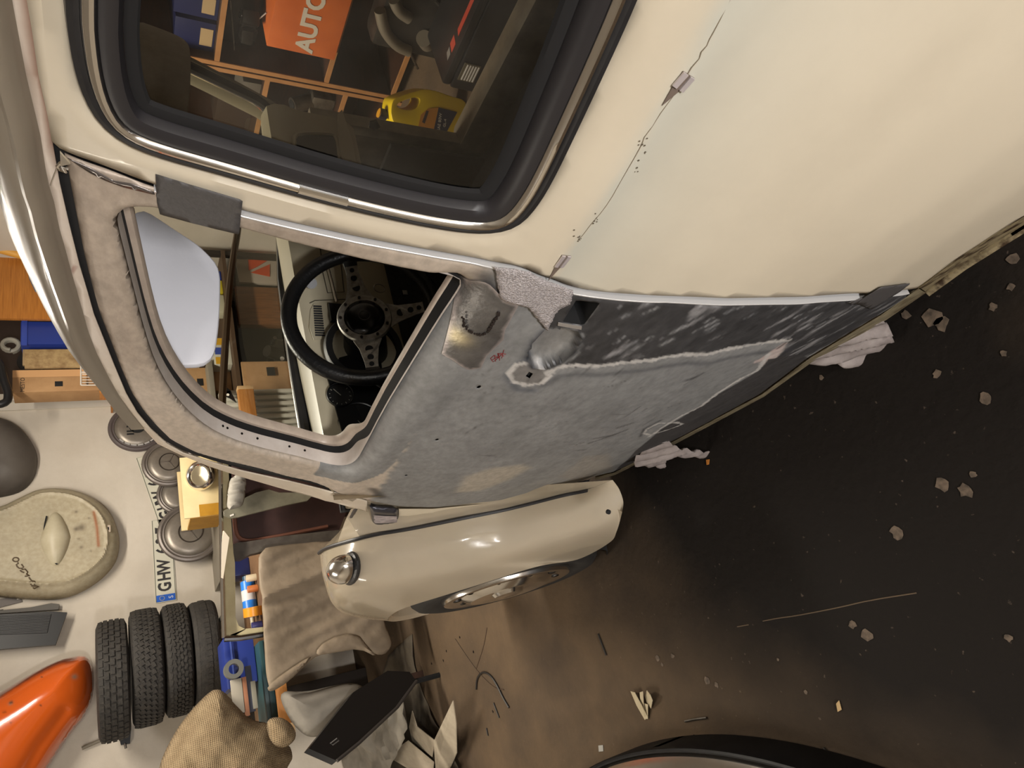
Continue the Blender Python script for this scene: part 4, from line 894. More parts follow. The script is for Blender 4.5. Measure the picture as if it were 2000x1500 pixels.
# ---- four tyres stacked on a wall rack
treadm = M('old_tyre_rubber', (38, 35, 32), .78, noise=30, col2=(52, 48, 43), bump=(90, .3))
TX = 4.70; yc = float(on(310, 1292, 0, TX-.28)[1]); bounds = [on(x, 1292, 0, TX-.30)[2] for x in (184, 255, 324, 383, 441)]
desc = ['worn off-road tyre with chunky tread blocks on top of the stack', 'tyre with slanted ribs between straight grooves, second in the stack', 'tyre with wavy zigzag tread grooves, third in the stack', 'smooth worn tyre at the bottom of the wall stack']
offs = [(.0, 0), (-.012, .006), (.0, .01), (.02, .0)]
for i in range(4):
    zt, zb = bounds[i]-.003, bounds[i+1]+.003; hw = (zt-zb)/2; R_ = (.300, .298, .292, .286)[i]
    t = thing('tyre', desc[i], 'tyre', (TX+offs[i][1], yc+offs[i][0]*1.0-.018*i, (zt+zb)/2), group='tyres stacked on the wall rack')
    prof = [(.19, -hw*.55), (.20, -hw*.86), (.235, -hw*.985), (.265, -hw*.97), (R_-.012, -hw*.84), (R_-.006, -hw*.62), (R_-.005, 0), (R_-.006, hw*.62), (R_-.012, hw*.84), (.265, hw*.97), (.235, hw*.985), (.20, hw*.86), (.19, hw*.55)]
    mk('tyre_body', lathe(bmesh.new(), prof, (0, 0, 0), (0, 0, 1), 72), treadm, t)
    bm = bmesh.new(); nb = (44, 58, 52, 60)[i]
    rowsz = ((-.68, -.36, 0, .36, .68), (-.66, -.30, .04, .36, .68), (-.66, -.38, -.12, .12, .38, .66), (-.5, 0, .5))[i]
    for k in range(nb):
        for j, rz in enumerate(rowsz):
            a_ = 2*math.pi*(k+(.5 if (j % 2 and i != 1) else 0)+(rz*.9 if i == 1 else 0))/nb
            if math.cos(a_-math.pi) < -.25: continue
            hh = hw*(.26 if i == 0 else .26 if i == 1 else .19 if i == 2 else .40); wdt = 2*math.pi*R_/nb*(.74 if i != 3 else .93)
            rr = R_-.004 if abs(rz) < .5 else R_-.009
            rot = Matrix.Rotation(a_, 3, 'Z') @ Matrix.Rotation((.0, .42, .25*(-1)**j, .1)[i], 3, 'X') @ Matrix.Rotation((.25 if abs(rz) > .5 else 0)*(1 if rz > 0 else -1)*-1, 3, 'Y')
            box(bm, (rr*math.cos(a_), rr*math.sin(a_), rz*hw), (.010 if i != 3 else .004, wdt, hh), rot)
    tr = mk('tread', bm, treadm, t, False); tr['kind'] = 'stuff'
rk = thing('tyre_rack', 'grey steel wall bracket carrying the tyre stack', 'rack', (XW, yc, bounds[4]-.02))
rkm = M('rack_steel', (120, 116, 108), .5, .6)
for s in (-1, 1): wpart('rack_arm', obox((XW-.32, yc+s*.13-.03, bounds[4]-.018), (.62, .03, .03), bev=.003), rkm, rk)
wpart('rack_plate', obox((XW-.006, yc-.03, bounds[4]-.06), (.012, .40, .12), bev=.002), rkm, rk)
# pipe clamp and rod left of the tyres
cl_ = thing('pipe_clamp', 'black clamp on the wall with a grey rod beside the tyres', 'clamp', wallp(240, 1440, XW))
a_, b_ = wallp(160, 1462, XW-.02), wallp(228, 1432, XW-.02)
wpart('rod', cyl(bmesh.new(), a_, b_, .009, n=14), M('rod_grey', (120, 112, 98), .6), cl_)
wpart('clamp_body', slab([wallp(x, y, XW-.03) for x, y in [(230, 1428), (256, 1422), (254, 1452), (236, 1455)]], (.03, 0, 0)), blackp, cl_)
wpart('clamp_screw', cyl(bmesh.new(), wallp(244, 1452, XW-.03), wallp(246, 1462, XW-.03), .006, n=10), steel, cl_)

# ---- engine lid
lid_px = [(-190, 1095), (-150, 1050), (-60, 1006), (0, 992), (40, 972), (80, 953), (140, 955), (185, 972), (218, 1002), (233, 1040), (234, 1070), (226, 1100), (200, 1130), (160, 1156), (120, 1170), (70, 1171), (0, 1165), (-60, 1160), (-150, 1140)]
lyz = outline_wall(lid_px, XW-.05); lid = thing('old_car_lid', 'old cream engine lid hung on the white wall with a lamp hood and rust streaks', 'car lid', (XW, float(lyz[:, 0].mean()), float(lyz[:, 1].mean())))
lc = wallp(110, 1052, XW-.05)
def lcol(V2, d):
    c = np.tile(linA((172, 162, 138)), (len(V2), 1))*(.86+.28*fbm(V2, 9, 101)[:, None])
    b_ = wallp(190, 1030, XW-.05); e = np.array([[wallp(x, y, XW-.05).y, wallp(x, y, XW-.05).z] for x, y in ((184, 1010), (190, 1040), (193, 1075))])
    f = np.exp(-(dseg(V2, e, False)/.008)**2)[:, None]*.9; c = c*(1-f)+linA((150, 84, 40))*f
    for x, y, r in [(150, 1010, .008), (175, 1022, .006), (160, 1040, .02), (155, 1062, .005), (160, 1078, .008), (178, 1085, .005), (205, 1082, .006), (150, 1043, .012)]:
        p_ = wallp(x, y, XW-.05); f = np.exp(-((V2[:, 0]-p_.y)**2+(V2[:, 1]-p_.z)**2)/r**2)[:, None]*.75; c = c*(1-f)+linA((70, 56, 40))*f
    f = np.exp(-(d/.012)**2)[:, None]*.6; return c*(1-f)+linA((130, 112, 74))*f
ridge = lambda V2, d: .012*np.exp(-((d-.062)/.008)**2)-.003*sm(.07, .09, d)
o_, _v = dome('lid_panel', lyz, XW-.03, .12, .10, M('lid_paint', (190, 180, 150), .5, attr=True, noise=40, col2=(235, 232, 226)), lid, ridge=ridge, cols=lcol, step=.007); o_.data.transform((Matrix.Translation(lid.location)).inverted()); solid(o_, .002)
hood_c = wallp(108, 1052, XW-.15); bm = bmesh.new(); bmesh.ops.create_uvsphere(bm, u_segments=32, v_segments=16, radius=1)
for v in bm.verts:
    x, y, z = v.co; v.co = Vector((hood_c.x+.02+x*.07 if x < 0 else hood_c.x+.02+x*.03, hood_c.y+y*.165, hood_c.z+z*.075*(1-.35*abs(y))))
wpart('lamp_hood', bm, M('lid_paint_plain', (188, 180, 156), .45, noise=12, col2=(176, 166, 140)), lid)
hp = [wallp(x, y, XW-.158) for x, y in [(91, 1008), (86, 1030), (86, 1055), (92, 1080), (100, 1096), (112, 1102)]]; wpart('hood_gasket', tube(bmesh.new(), [Vector(p) for p in smoothc([tuple(p) for p in hp], 2)], .004, 6), blackm, lid)
lk = wallp(210, 1033, XW-.135); wpart('latch_plate', obox(lk, (.006, .045, .032), bev=.008), M('latch_bare', (190, 176, 160), .5), lid); wpart('latch_hole', obox(lk+Vector((-.004, 0, 0)), (.003, .018, .014)), blackm, lid)
zs_ = .0533; scr = M('script_lettering', (78, 62, 42), .5, .3)
for l in [[(390+110*math.cos(t), 240+75*math.sin(t)) for t in np.linspace(0, 6.3, 14)], [(460, 340), (480, 390), (410, 420), (440, 500), (520, 560), (620, 560), (680, 520), (600, 410)], [(550, 630), (600, 680), (700, 720)], [(600, 610), (730, 590), (830, 700), (780, 780), (840, 810)], [(720, 850), (780, 850), (900, 840), (790, 770)], [(870, 890), (930, 970), (970, 1030), (870, 1080)], [(980, 1020), (1070, 1040), (1130, 1110), (1080, 1150), (1000, 1060)], [(930, 1130), (960, 1170)], [(960, 1210), (1100, 1205), (1240, 1230), (1060, 1310), (1020, 1270)]]:
    wpart('script_stroke', tube(bmesh.new(), [wallp(10+x*zs_, 1080+y*zs_, XW-.148) for x, y in l], .0035, 6), scr, lid)
# ---- dark grey panel above
dyz = outline_wall([(-170, 890), (-140, 830), (-60, 806), (10, 812), (45, 835), (68, 868), (74, 895), (66, 930), (42, 955), (0, 966), (-60, 972), (-140, 955)], XW-.06)
dg_, _v = dome('primed_panel', dyz, XW-.005, .16, .16, M('grey_primer', (92, 86, 80), .6, noise=5, col2=(76, 70, 65)), None); solid(dg_, .002); tag(dg_, 'dark grey primed round body panel hung high on the white wall', 'car panel')
# ---- orange fender
oyz = outline_wall([(-160, 1440), (-80, 1390), (0, 1350), (60, 1312), (110, 1288), (150, 1277), (172, 1278), (180, 1292), (184, 1330), (180, 1365), (165, 1398), (135, 1432), (90, 1500), (40, 1580), (-60, 1640), (-160, 1600)], XW-.16)
of = thing('orange_fender', 'glossy orange car fender hung on the wall above the tyres', 'fender', (XW, float(oyz[:, 0].mean()), float(oyz[:, 1].mean())))
def orid(V2, d):
    e = [on(x, y, 0, XW-.16) for x, y in [(128, 1395), (80, 1460), (40, 1530)]]; dd = dseg(V2, np.array([[p[1], p[2]] for p in e]), False); return -.018*np.exp(-(dd/.03)**2)
def ocol(V2, d):
    c = np.tile(linA((208, 92, 30)), (len(V2), 1)); e = [on(x, y, 0, XW-.16) for x, y in [(0, 1356), (60, 1318), (110, 1294), (140, 1287)]]; dd = dseg(V2, np.array([[p[1], p[2]] for p in e]), False)
    f = (1-sm(.015, .045, dd+.02*(fbm(V2, 20, 5)-.5)))[:, None]*.8; c = c*(1-f)+linA((84, 48, 38))*f
    for x, y, r in [(147, 1326, .012), (25, 1378, .009)]:
        p_ = on(x, y, 0, XW-.2); f = np.exp(-((V2[:, 0]-p_[1])**2+(V2[:, 1]-p_[2])**2)/r**2)[:, None]; c = c*(1-f)+linA((140, 118, 100))*f
    for x, y, r in [(14, 1395, .005), (26, 1376, .007), (83, 1383, .004), (28, 1417, .004), (83, 1326, .003)]:
        p_ = on(x, y, 0, XW-.2); f = np.exp(-((V2[:, 0]-p_[1])**2+(V2[:, 1]-p_[2])**2)/r**2)[:, None]; c = c*(1-f)+linA((30, 22, 18))*f
    return c
o_, _v = dome('fender_shell', oyz, XW-.10, .24, .24, M('orange_fender_paint', (214, 92, 28), .14, coat=.7, attr=True), of, ridge=orid, cols=ocol, step=.008); o_.data.transform(Matrix.Translation(of.location).inverted()); solid(o_, .002)
wpart('fender_flange', obox((XW-.055, of.location.y+.12, of.location.z+.05), (.11, .25, .25)), M('fender_back', (60, 40, 32), .8), of)
# ---- running boards with ribbed mats
def rboard(px, X, label, cut, ribs=True):
    P = [wallp(x, y, X) for x, y in px]; c = sum(P, Vector())/len(P); t = thing('running_board', label, 'running board', (XW, c.y, c.z), group=None)
    wpart('board', slab(P, (.03, 0, 0)), blackp if ribs else M('grey_board', (84, 80, 74), .6), t)
    wpart('board_bracket', obox((XW-(XW-X-.03)/2, c.y, c.z+.1), (XW-X-.03, .04, .06)), blackm, t)
    if ribs:
        a0, a1, b0, b1 = wallp(-60, 1203, X-.002), wallp(100, 1199, X-.002), wallp(-60, 1242, X-.002), wallp(92, 1236, X-.002)
        for k in range(15):
            s = (k+.5)/15; wpart('mat_rib', tube(bmesh.new(), [a0.lerp(b0, s), a1.lerp(b1, s)], .0042, 5), rubber, t)
    return t
rboard([(-60, 1262+10), (0, 1268), (70, 1262), (108, 1259), (112, 1248), (131, 1196), (100, 1194), (0, 1200), (-60, 1203)], XW-.085, 'black running board with ribbed rubber mat hung upright on the wall', None)
rboard([(-60, 1201), (0, 1198), (114, 1190), (116, 1180), (100, 1178), (60, 1186), (0, 1192), (-60, 1196)], XW-.035, 'grey running board strip hung behind the ribbed black one', None, False)
st_ = thing('metal_strap', 'dark metal strap with an end hole hung beside the running boards', 'strap', wallp(10, 1176, XW)); wpart('strap', slab([wallp(x, y, XW-.012) for x, y in [(-40, 1196), (0, 1186), (43, 1175), (41, 1162), (0, 1170), (-40, 1180)]], (.012, 0, 0)), M('strap_grey', (88, 82, 78), .5, .4), st_)
wpart('strap_hole', slab([wallp(x, y, XW-.0128) for x, y in [(33, 1171), (38, 1170), (38, 1168), (33, 1169)]], (.001, 0, 0)), white, st_)
# ---- hubcaps
capm = M('grey_hubcap', (138, 130, 120), .38, .55, noise=14, col2=(124, 116, 106)); caprim = M('hubcap_rim', (112, 104, 98), .4, .4)
def hubcap(px, py, rpx, label, X=XW-.05, star=True, back=False):
    c = wallp(px, py, X); e = wallp(px, py+rpx, X); r = (e-c).length
    t = thing('hubcap', label, 'hubcap', c, group=None)
    ax_ = Vector((-1, 0, 0))
    wpart('rim', lathe(bmesh.new(), [(r*.80, .012), (r*.84, .010), (r*.90, .016), (r*.96, .012), (r, .0), (r*.98, -.012), (r*.9, -.018)], c, ax_, 56), caprim if not back else M('cap_back', (82, 72, 70), .6), t)
    wpart('dish', lathe(bmesh.new(), [(0, .030), (r*.3, .029), (r*.6, .024), (r*.74, .016), (r*.785, .006), (r*.80, .012)], c, ax_, 56), capm, t)
    if star:
        wpart('emblem_ring', lathe(bmesh.new(), [(r*.345, .0295), (r*.355, .034), (r*.375, .034), (r*.385, .029)], c, ax_, 40), M('emblem_dark', (76, 68, 62), .35, .6), t)
        for k in range(3):
            a_ = math.pi/2+2*math.pi*k/3; d = Vector((0, math.cos(a_), math.sin(a_))); s_ = Vector((0, -math.sin(a_), math.cos(a_)))
            p0 = c+ax_*.029; wpart('emblem_spoke', slab([p0+s_*.004, p0+d*r*.36, p0-s_*.004], (-.005, 0, 0)), M('emblem_grey2', (120, 112, 104), .35, .6), t)
    if back:
        for k in range(10):
            a_ = math.pi*(.05+.095*k)+.5; wpart('rim_clip', lathe(bmesh.new(), [(r*.74, .020), (r*.79, .024), (r*.80, .016)], c, ax_, 6, a0=a_, a1=a_+.24), bright, t)
        for q_ in (-.18, .02, .14): wpart('slot', obox(c+Vector((-.03, q_*r+.03, .25*r)), (.004, .010, r*.24)), blackm, t)
        wpart('hub_bore', lathe(bmesh.new(), [(0, .032), (r*.28, .032), (r*.30, .026)], c, ax_, 24), blackm, t)
    return t
hubcap(372, 1040, 58, 'grey hubcap with a three-pointed star ring, resting below the box with the lamp rim', XW-.085)
hubcap(330, 905, 45, 'grey hubcap with a three-pointed star ring beside the door pillar', XW-.085)
hubcap(268, 836, 46, 'dark rimmed hubcap showing bright clips, highest of the row on the wall', XW-.022, False, True)
hubcap(352, 965, 40, 'grey hubcap mostly hidden behind the box and the other caps', XW-.034, False)
# ---- licence plates
def plate(o0, o1, label, X, n=None):
    a, b2 = wallp(*o0, X), wallp(*o1, X); d = (b2-a).normalized(); up = Vector((1, 0, 0)).cross(d); up = up if up.z > 0 else -up
    L = .52; Hh = .115; t = thing('licence_plate', label, 'licence plate', a+d*L/2+up*Hh/2)
    P = lambda u, v, h=0: a+d*u*L+up*v*Hh+Vector((-h, 0, 0))
    wpart('plate', slab([P(0, 0), P(1, 0), P(1, 1), P(0, 1)], (-.002, 0, 0)), M('plate_white', (206, 202, 184), .45), t)
    wpart('plate_edge', tube(bmesh.new(), [P(.008, .04, .002), P(.992, .04, .002), P(.992, .96, .002), P(.008, .96, .002)], .0022, 5, closed=True), M('plate_rim', (120, 118, 108), .5), t)
    wpart('country_band', slab([P(.008, .03, .002), P(.085, .03, .002), P(.085, .97, .002), P(.008, .97, .002)], (-.001, 0, 0)), M('band_blue', (40, 96, 196), .4), t)
    rm = Matrix((d, up, -Vector((1, 0, 0)))).transposed().to_4x4(); inv = Matrix.Translation(t.location).inverted()
    ink = M('plate_ink', (42, 38, 38), .6)
    for ch, u in zip('GHW627', (.175, .30, .425, .61, .735, .86)): text3d(ch, .098, ink, 'plate_letter', t, inv @ Matrix.Translation(P(u, .5, .0035)) @ rm @ Matrix.Diagonal((.78, 1.0, 1, 1)), bold=.003)
    text3d('S', .036, M('plate_white2', (230, 228, 224), .5), 'country_letter', t, inv @ Matrix.Translation(P(.047, .25, .0035)) @ rm)
    for k in range(12):
        q_ = P(.047, .68, .003)+d*.013*math.cos(k*math.pi/6)+up*.013*math.sin(k*math.pi/6); wpart('band_star', cyl(bmesh.new(), q_, q_+Vector((-.001, 0, 0)), .0022, n=6), M('star_yellow', (214, 196, 110), .5), t)
    return t
plate((345, 1172), (338, 1060), 'white licence plate with blue band lying level, just above the tyres', XW-.004)
plate((352, 1024), (322, 940), 'white licence plate hung askew between two hubcaps', XW-.004)
# ================================================================== bench, stripped body frame and clutter in front of the car
def planeN(px, py, P0, n):
    d = ray(px, py); n = np.array(n, float); t = ((np.array(P0)-CAM)@n)/(d@n); return Vector(CAM+t*d)
def wslab(px, X, th): return slab([wallp(x, y, X) for x, y in px], (th, 0, 0))
FX = 3.72
fr_ = thing('body_frame', 'stripped car body frame with chrome-edged top rail and maroon inner panel', 'car frame', (FX, .1, 0))
cb = M('frame_cream', (196, 184, 146), .5, noise=12, col2=(180, 166, 128)); mar = M('maroon_primer', (66, 42, 38), .6, noise=6, col2=(50, 32, 30)); fgrey = M('frame_grey_primer', (84, 78, 70), .6, noise=14, col2=(66, 58, 52))
top_px = [(438, 1246), (436, 1180), (434, 1100), (432, 1000), (431, 905), (431, 860), (436, 740), (442, 640), (448, 560), (456, 500), (464, 455), (466, 430)]
brn = M('rail_dull', (96, 80, 64), .35, .7)
wpart('top_rail_chrome', tube(bmesh.new(), [wallp(x, y, FX) for x, y in top_px[:6]], .011, 8), chrome, fr_)
wpart('top_rail', tube(bmesh.new(), [wallp(x, y, FX) for x, y in smoothc(top_px[5:], 1)], .019, 8), brn, fr_)
wpart('top_flange', wslab([(440, 1244), (437, 1100), (436, 905), (446, 905), (450, 1000), (456, 1080), (459, 1100), (460, 1205), (466, 1222), (480, 1229), (456, 1243)], FX+.01, .03), cb, fr_)
wpart('side_rail', wslab([(450, 1240), (480, 1228), (520, 1224), (570, 1210), (640, 1186), (700, 1160), (703, 1170), (645, 1198), (575, 1222), (520, 1236), (455, 1248)], FX+.01, .03), cb, fr_)
wpart('side_rail_chrome', tube(bmesh.new(), [wallp(x, y, FX) for x, y in [(438, 1248), (470, 1246), (520, 1238), (575, 1225), (645, 1202), (704, 1174)]], .013, 8), M('dull_chrome', (150, 152, 158), .22, 1), fr_)
wpart('centre_post', wslab([(446, 1092), (440, 1072), (462, 1060), (480, 1058), (560, 1046), (650, 1036), (720, 1030), (760, 1040), (720, 1046), (655, 1054), (560, 1066), (490, 1082), (470, 1092)], FX+.02, .04), fgrey, fr_)
wpart('post_base', obox((FX+.05, float(wallp(720, 1038, FX)[1]), .14), (.06, .08, .30)), fgrey, fr_)
wpart('inner_panel', wslab([(456, 1062), (452, 880), (470, 850), (610, 838), (640, 900), (680, 990), (660, 1042), (560, 1052), (480, 1064)], FX+.07, .01), mar, fr_)
wpart('panel_bead', tube(bmesh.new(), [wallp(x, y, FX+.06) for x, y in smoothc([(458, 962), (458, 1035), (472, 1058), (520, 1052), (640, 1028)], 2)], .010, 6), M('bead_rust', (112, 70, 54), .6), fr_)
wpart('dark_post', wslab([(436, 872), (446, 852), (560, 842), (606, 838), (606, 858), (560, 864), (450, 880)], FX+.03, .03), M('dark_post', (58, 54, 50), .5, .3), fr_)
arm = [(437, 1006), (437, 997), (452, 990), (475, 974), (500, 962), (525, 956), (545, 962), (575, 962), (612, 966), (600, 978), (560, 986), (520, 996), (492, 1003), (465, 1010), (450, 1012)]
wpart('hinge_arm', wslab(arm, FX-.03, .012), M('arm_grey', (126, 122, 104), .5, noise=20, col2=(110, 106, 90)), fr_)
wpart('arm_slot', wslab([(449, 1006), (456, 1003), (457, 1006), (450, 1009)], FX-.032, .004), white, fr_)
wpart('foil_strip', wslab([(433, 1060), (437, 1036), (448, 1050), (442, 1090), (436, 1130), (432, 1128)], FX-.012, .004), M('torn_paper', (216, 204, 184), .7), fr_)
# pale cloth stuffed behind the rail
cl_px = outline_wall([(446, 940), (456, 936), (470, 922), (480, 926), (478, 960), (474, 992), (456, 1000), (440, 1002)], FX-.02)
o_, _v = dome('cloth_bundle', cl_px, FX-.05, .03, .04, M('pale_cloth', (146, 141, 131), .9, bump=(30, .2)), None, step=.01, ridge=lambda V2, d: .012*np.sin(V2[:, 0]*110)); tag(o_, 'pale pleated cloth hanging just under the chrome rail', 'cloth'); solid(o_, .003)
# ---- table with the tool boxes
TZ = .715
tb = thing('work_table', 'low wooden work table holding the tool boxes', 'table', (4.2, .45, 0))
wpart('table_top', obox((4.22, .42, TZ-.016), (.72, 1.06, .032), bev=.003), M('bench_brown', (118, 88, 60), .6, noise=8, col2=(96, 70, 46)), tb)
wpart('edge_board', obox((3.853, .845, TZ-.012), (.014, .21, .05), bev=.002), wood, tb); wpart('edge_end', obox((3.846, .955, TZ-.02), (.022, .05, .055), bev=.002), M('pale_wood_end', (196, 160, 116), .6), tb)
for x in (3.92, 4.52):
    for y in (-.04, .88): wpart('leg', obox((x, y, (TZ-.03)/2), (.05, .05, TZ-.03)), walnut, tb)
teal = thing('teal_case', 'flat teal metal case on the table edge under the blue box', 'case', (4.0, .70, TZ))
yl, yr, zt, zb = rect_px(498, 1250, 524, 1412, 3.9)
wpart('case_body', obox((4.03, (yl+yr)/2, TZ+.026), (.24, yl-yr, .05), bev=.008), M('teal_paint', (44, 78, 82), .4), teal); wpart('case_seam', obox((3.909, (yl+yr)/2, TZ+.032), (.004, yl-yr-.01, .004)), M('teal_dark', (26, 48, 52), .5), teal)
blu = thing('blue_toolbox', 'dark blue plastic tool box standing behind the grey tape roll', 'tool box', (4.2, .6, TZ+.05))
yl, yr, zt, zb = rect_px(440, 1244, 500, 1338, 4.02); B0 = TZ+.053
wpart('box_body', obox((4.13, (yl+yr)/2, (B0+zt)/2-.012), (.2, yl-yr, zt-B0-.024), bev=.006), bluep, blu); wpart('box_lid', obox((4.13, (yl+yr)/2, zt-.012), (.22, yl-yr+.016, .03), bev=.008), bluep, blu); wpart('lid_rib', obox((4.018, (yl+yr)/2, zt-.03), (.006, yl-yr, .008)), M('blue_light', (70, 88, 160), .3), blu)
# magazines and papers standing in front of the box, grey tape roll
mags = [((452, 1326), (476, 1395), 3.87, (176, 168, 152), 'white'), ((474, 1322), (484, 1400), 3.87, (176, 120, 88), 'orange-edged'), ((482, 1300), (494, 1392), 3.875, (60, 62, 74), 'dark'), ((492, 1330), (500, 1385), 3.87, (150, 146, 130), 'grey')]
for (a, b_, X, c, wd_) in mags:
    yl, yr, zt, zb = rect_px(a[0], a[1], b_[0], b_[1], X); o = tag(mk('magazine', obox((0, 0, 0), (.012, yl-yr, max(.02, zt-zb)), bev=.001), M('paper_'+wd_, c, .7), None), wd_+' folded magazine leaning against the blue tool box', 'magazine', 'magazines by the blue tool box'); o.location = (X-.006, (yl+yr)/2, (zt+zb)/2)
yl, yr, zt, zb = rect_px(450, 1288, 470, 1326, 3.85)
tr_ = thing('tape_roll', 'grey tape roll standing on the magazines', 'tape roll', (3.85, (yl+yr)/2, (zt+zb)/2)); rr = (yl-yr)/2
wpart('tape', lathe(bmesh.new(), [(rr*.55, -.02), (rr, -.02), (rr, .02), (rr*.55, .02), (rr*.55, -.02)], (3.84, (yl+yr)/2, (zt+zb)/2+.01), (1, 0, 0), 36), M('grey_tape', (104, 104, 98), .45), tr_)
# aerosol can, tape, box and sticks behind the frame
cz = TZ
def lying(name, label, cat, px0, px1, r, X, segs):
    a, b_ = wallp(*px0, X), wallp(*px1, X); a.z = b_.z = cz+r; t = thing(name, label, cat, ((a.x+b_.x)/2, (a.y+b_.y)/2, cz))
    for nm, f0, f1, rr_, m in segs: wpart(nm, cyl(bmesh.new(), a.lerp(b_, f0), a.lerp(b_, f1), rr_, n=24), m, t)
    return t
lying('spray_can', 'blue and white spray can lying in the frame opening', 'spray can', (472, 1132), (478, 1206), .036, 4.12, [('can', .08, 1, .034, M('can_blue', (40, 118, 206), .35)), ('label_band', .32, .60, .0346, M('can_label', (196, 192, 190), .5)), ('cap', -.06, .09, .022, M('can_cap', (40, 70, 90), .4))])
tp_ = thing('tape_roll', 'orange tape roll leaning on the blue spray can', 'tape roll', wallp(488, 1195, 4.0)); tp_.location.z = cz
tc0 = wallp(486, 1196, 4.0); tc0.z = cz+.045; wpart('tape', lathe(bmesh.new(), [(.028, -.022), (.045, -.022), (.045, .022), (.028, .022), (.028, -.022)], tc0, (.2, 1, 0), 32), M('orange_tape', (206, 136, 34), .3), tp_)
o, _ = pxbox('parts_bin', 'dark blue bin in the corner of the frame opening', 'bin', (447, 1090, 490, 1124), 4.2, .14, darkblue, .006, zb=cz+.001)
for i, (y0, c, ln) in enumerate([(452, (206, 196, 170), 100), (458, (96, 70, 50), 90), (449, (60, 60, 62), 70)]):
    a = wallp(y0+28, 1128, 4.25+.03*i); b_ = wallp(y0+28, 1128+ln, 4.25+.03*i); a.z = b_.z = cz+.012+.0*i
    tag(mk('rod', tube(bmesh.new(), [a, b_], .009, 8), M('rod%d' % i, c, .6), None), ['pale', 'brown', 'dark grey'][i]+' rod lying on the table behind the frame rail', 'rod')
for i, (px, py, c, nm) in enumerate([(492, 1150, (186, 110, 60), 'orange'), (495, 1128, (206, 190, 160), 'cream'), (497, 1222, (60, 60, 110), 'blue')]):
    p = wallp(px, py, 4.05); p.z = cz; o = mk('paint_tin', lathe(bmesh.new(), [(0, .05), (.017, .05), (.018, .046), (.018, .002), (.016, 0), (0, 0)], (0, 0, 0), (0, 0, 1), 20), M('tin%d' % i, c, .4), None); o.location = p; tag(o, 'small '+nm+' tin on the table inside the frame opening', 'tin')
# ---- brown masking paper hung over the frame and table edge
bp = outline_wall([(505, 1072), (560, 1062), (640, 1054), (700, 1060), (720, 1110), (742, 1195), (756, 1228), (768, 1262), (745, 1284), (705, 1264), (660, 1272), (618, 1281), (600, 1296), (565, 1330), (532, 1350), (522, 1336), (516, 1270), (512, 1200), (505, 1130)], FX-.05, 110, 1)
def pfold(V2, d):
    q_ = V2@np.array([[1, .25], [-.25, 1]]); return .045*(fbm(q_*np.array([1.0, .35]), 6, 201)-.5)-.05*np.abs(fbm(q_*np.array([1.1, .22]), 7, 207)-.5)+.004*(fbm(V2, 26, 205)-.5)+.03*np.exp(-((V2[:, 0]-.33-.25*(V2[:, 1]-.5))/.035)**2)
paperm = M('brown_masking_paper', (132, 117, 98), .75, noise=5, col2=(118, 104, 86), bump=(25, .25))
o_, _v = dome('masking_paper', bp, FX-.06, .012, .05, paperm, None, step=.012, ridge=pfold); tag(o_, 'large sheet of brown masking paper hanging over the table front', 'paper'); solid(o_, .0015)
fp = outline_wall([(640, 1246), (700, 1232), (724, 1262), (742, 1283), (706, 1264), (660, 1272), (612, 1280)], FX-.12, 40, 1)
o_, _v = dome('paper_flap', fp, FX-.09, .01, .02, paperm, None, step=.012, ridge=lambda V2, d: .012*(fbm(V2, 14, 211)-.5)); tag(o_, 'folded flap of brown paper below the hanging sheet', 'paper'); solid(o_, .0015)
fp = outline_wall([(522, 1340), (560, 1310), (612, 1277), (606, 1290), (566, 1330), (530, 1352)], FX-.12, 40, 1)
o_, _v = dome('paper_flap', fp, FX-.09, .012, .02, paperm, None, step=.01); tag(o_, 'curled hem of brown paper at the table corner', 'paper'); solid(o_, .0015)
# ---- burlap sack, pale roll, black board, plastic sheet, crumpled paper at the left
sk = outline_wall([(418, 1338), (440, 1332), (470, 1362), (505, 1400), (540, 1402), (575, 1440), (592, 1472), (575, 1500), (560, 1560), (420, 1590), (320, 1560), (312, 1500), (332, 1450), (365, 1395)], 3.75, 90, 2)
burl = M('burlap', (152, 132, 102), .95, noise=14, col2=(132, 112, 84))
nt = burl.node_tree; b = nt.nodes['Principled BSDF']; tcn = nt.nodes.new('ShaderNodeTexCoord'); wv = nt.nodes.new('ShaderNodeTexWave'); wv.inputs['Scale'].default_value = 42; wv.bands_direction = 'Z'; wv.inputs['Distortion'].default_value = 1.2; wv2 = nt.nodes.new('ShaderNodeTexWave'); wv2.inputs['Scale'].default_value = 42; wv2.bands_direction = 'Y'; wv2.inputs['Distortion'].default_value = 1.2
nt.links.new(tcn.outputs['Object'], wv.inputs['Vector']); nt.links.new(tcn.outputs['Object'], wv2.inputs['Vector']); mm = nt.nodes.new('ShaderNodeMath'); mm.operation = 'MULTIPLY'; nt.links.new(wv.outputs['Fac'], mm.inputs[0]); nt.links.new(wv2.outputs['Fac'], mm.inputs[1]); bp_ = nt.nodes.new('ShaderNodeBump'); bp_.inputs['Strength'].default_value = .9; bp_.inputs['Distance'].default_value = .006; nt.links.new(mm.outputs[0], bp_.inputs['Height']); nt.links.new(bp_.outputs[0], b.inputs['Normal'])
o_, _v = dome('burlap_sack', sk, 3.95, .24, .22, burl, None, step=.012, ridge=lambda V2, d: (.09*(fbm(V2@np.array([[1, .5], [-.3, 1]]), 5, 221)-.5)+.02*(fbm(V2, 16, 223)-.5))*sm(0, .05, d)); tag(o_, 'coarse woven burlap sack slumped beside the tyres', 'sack'); solid(o_, .004)
cr_ = thing('dark_crate', 'dark wooden crate under the burlap sack', 'crate', (4.93, .80, 0)); wpart('crate_box', obox((4.93, .80, .34), (.18, .20, .68), bev=.004), M('crate_dark', (40, 32, 26), .8), cr_)
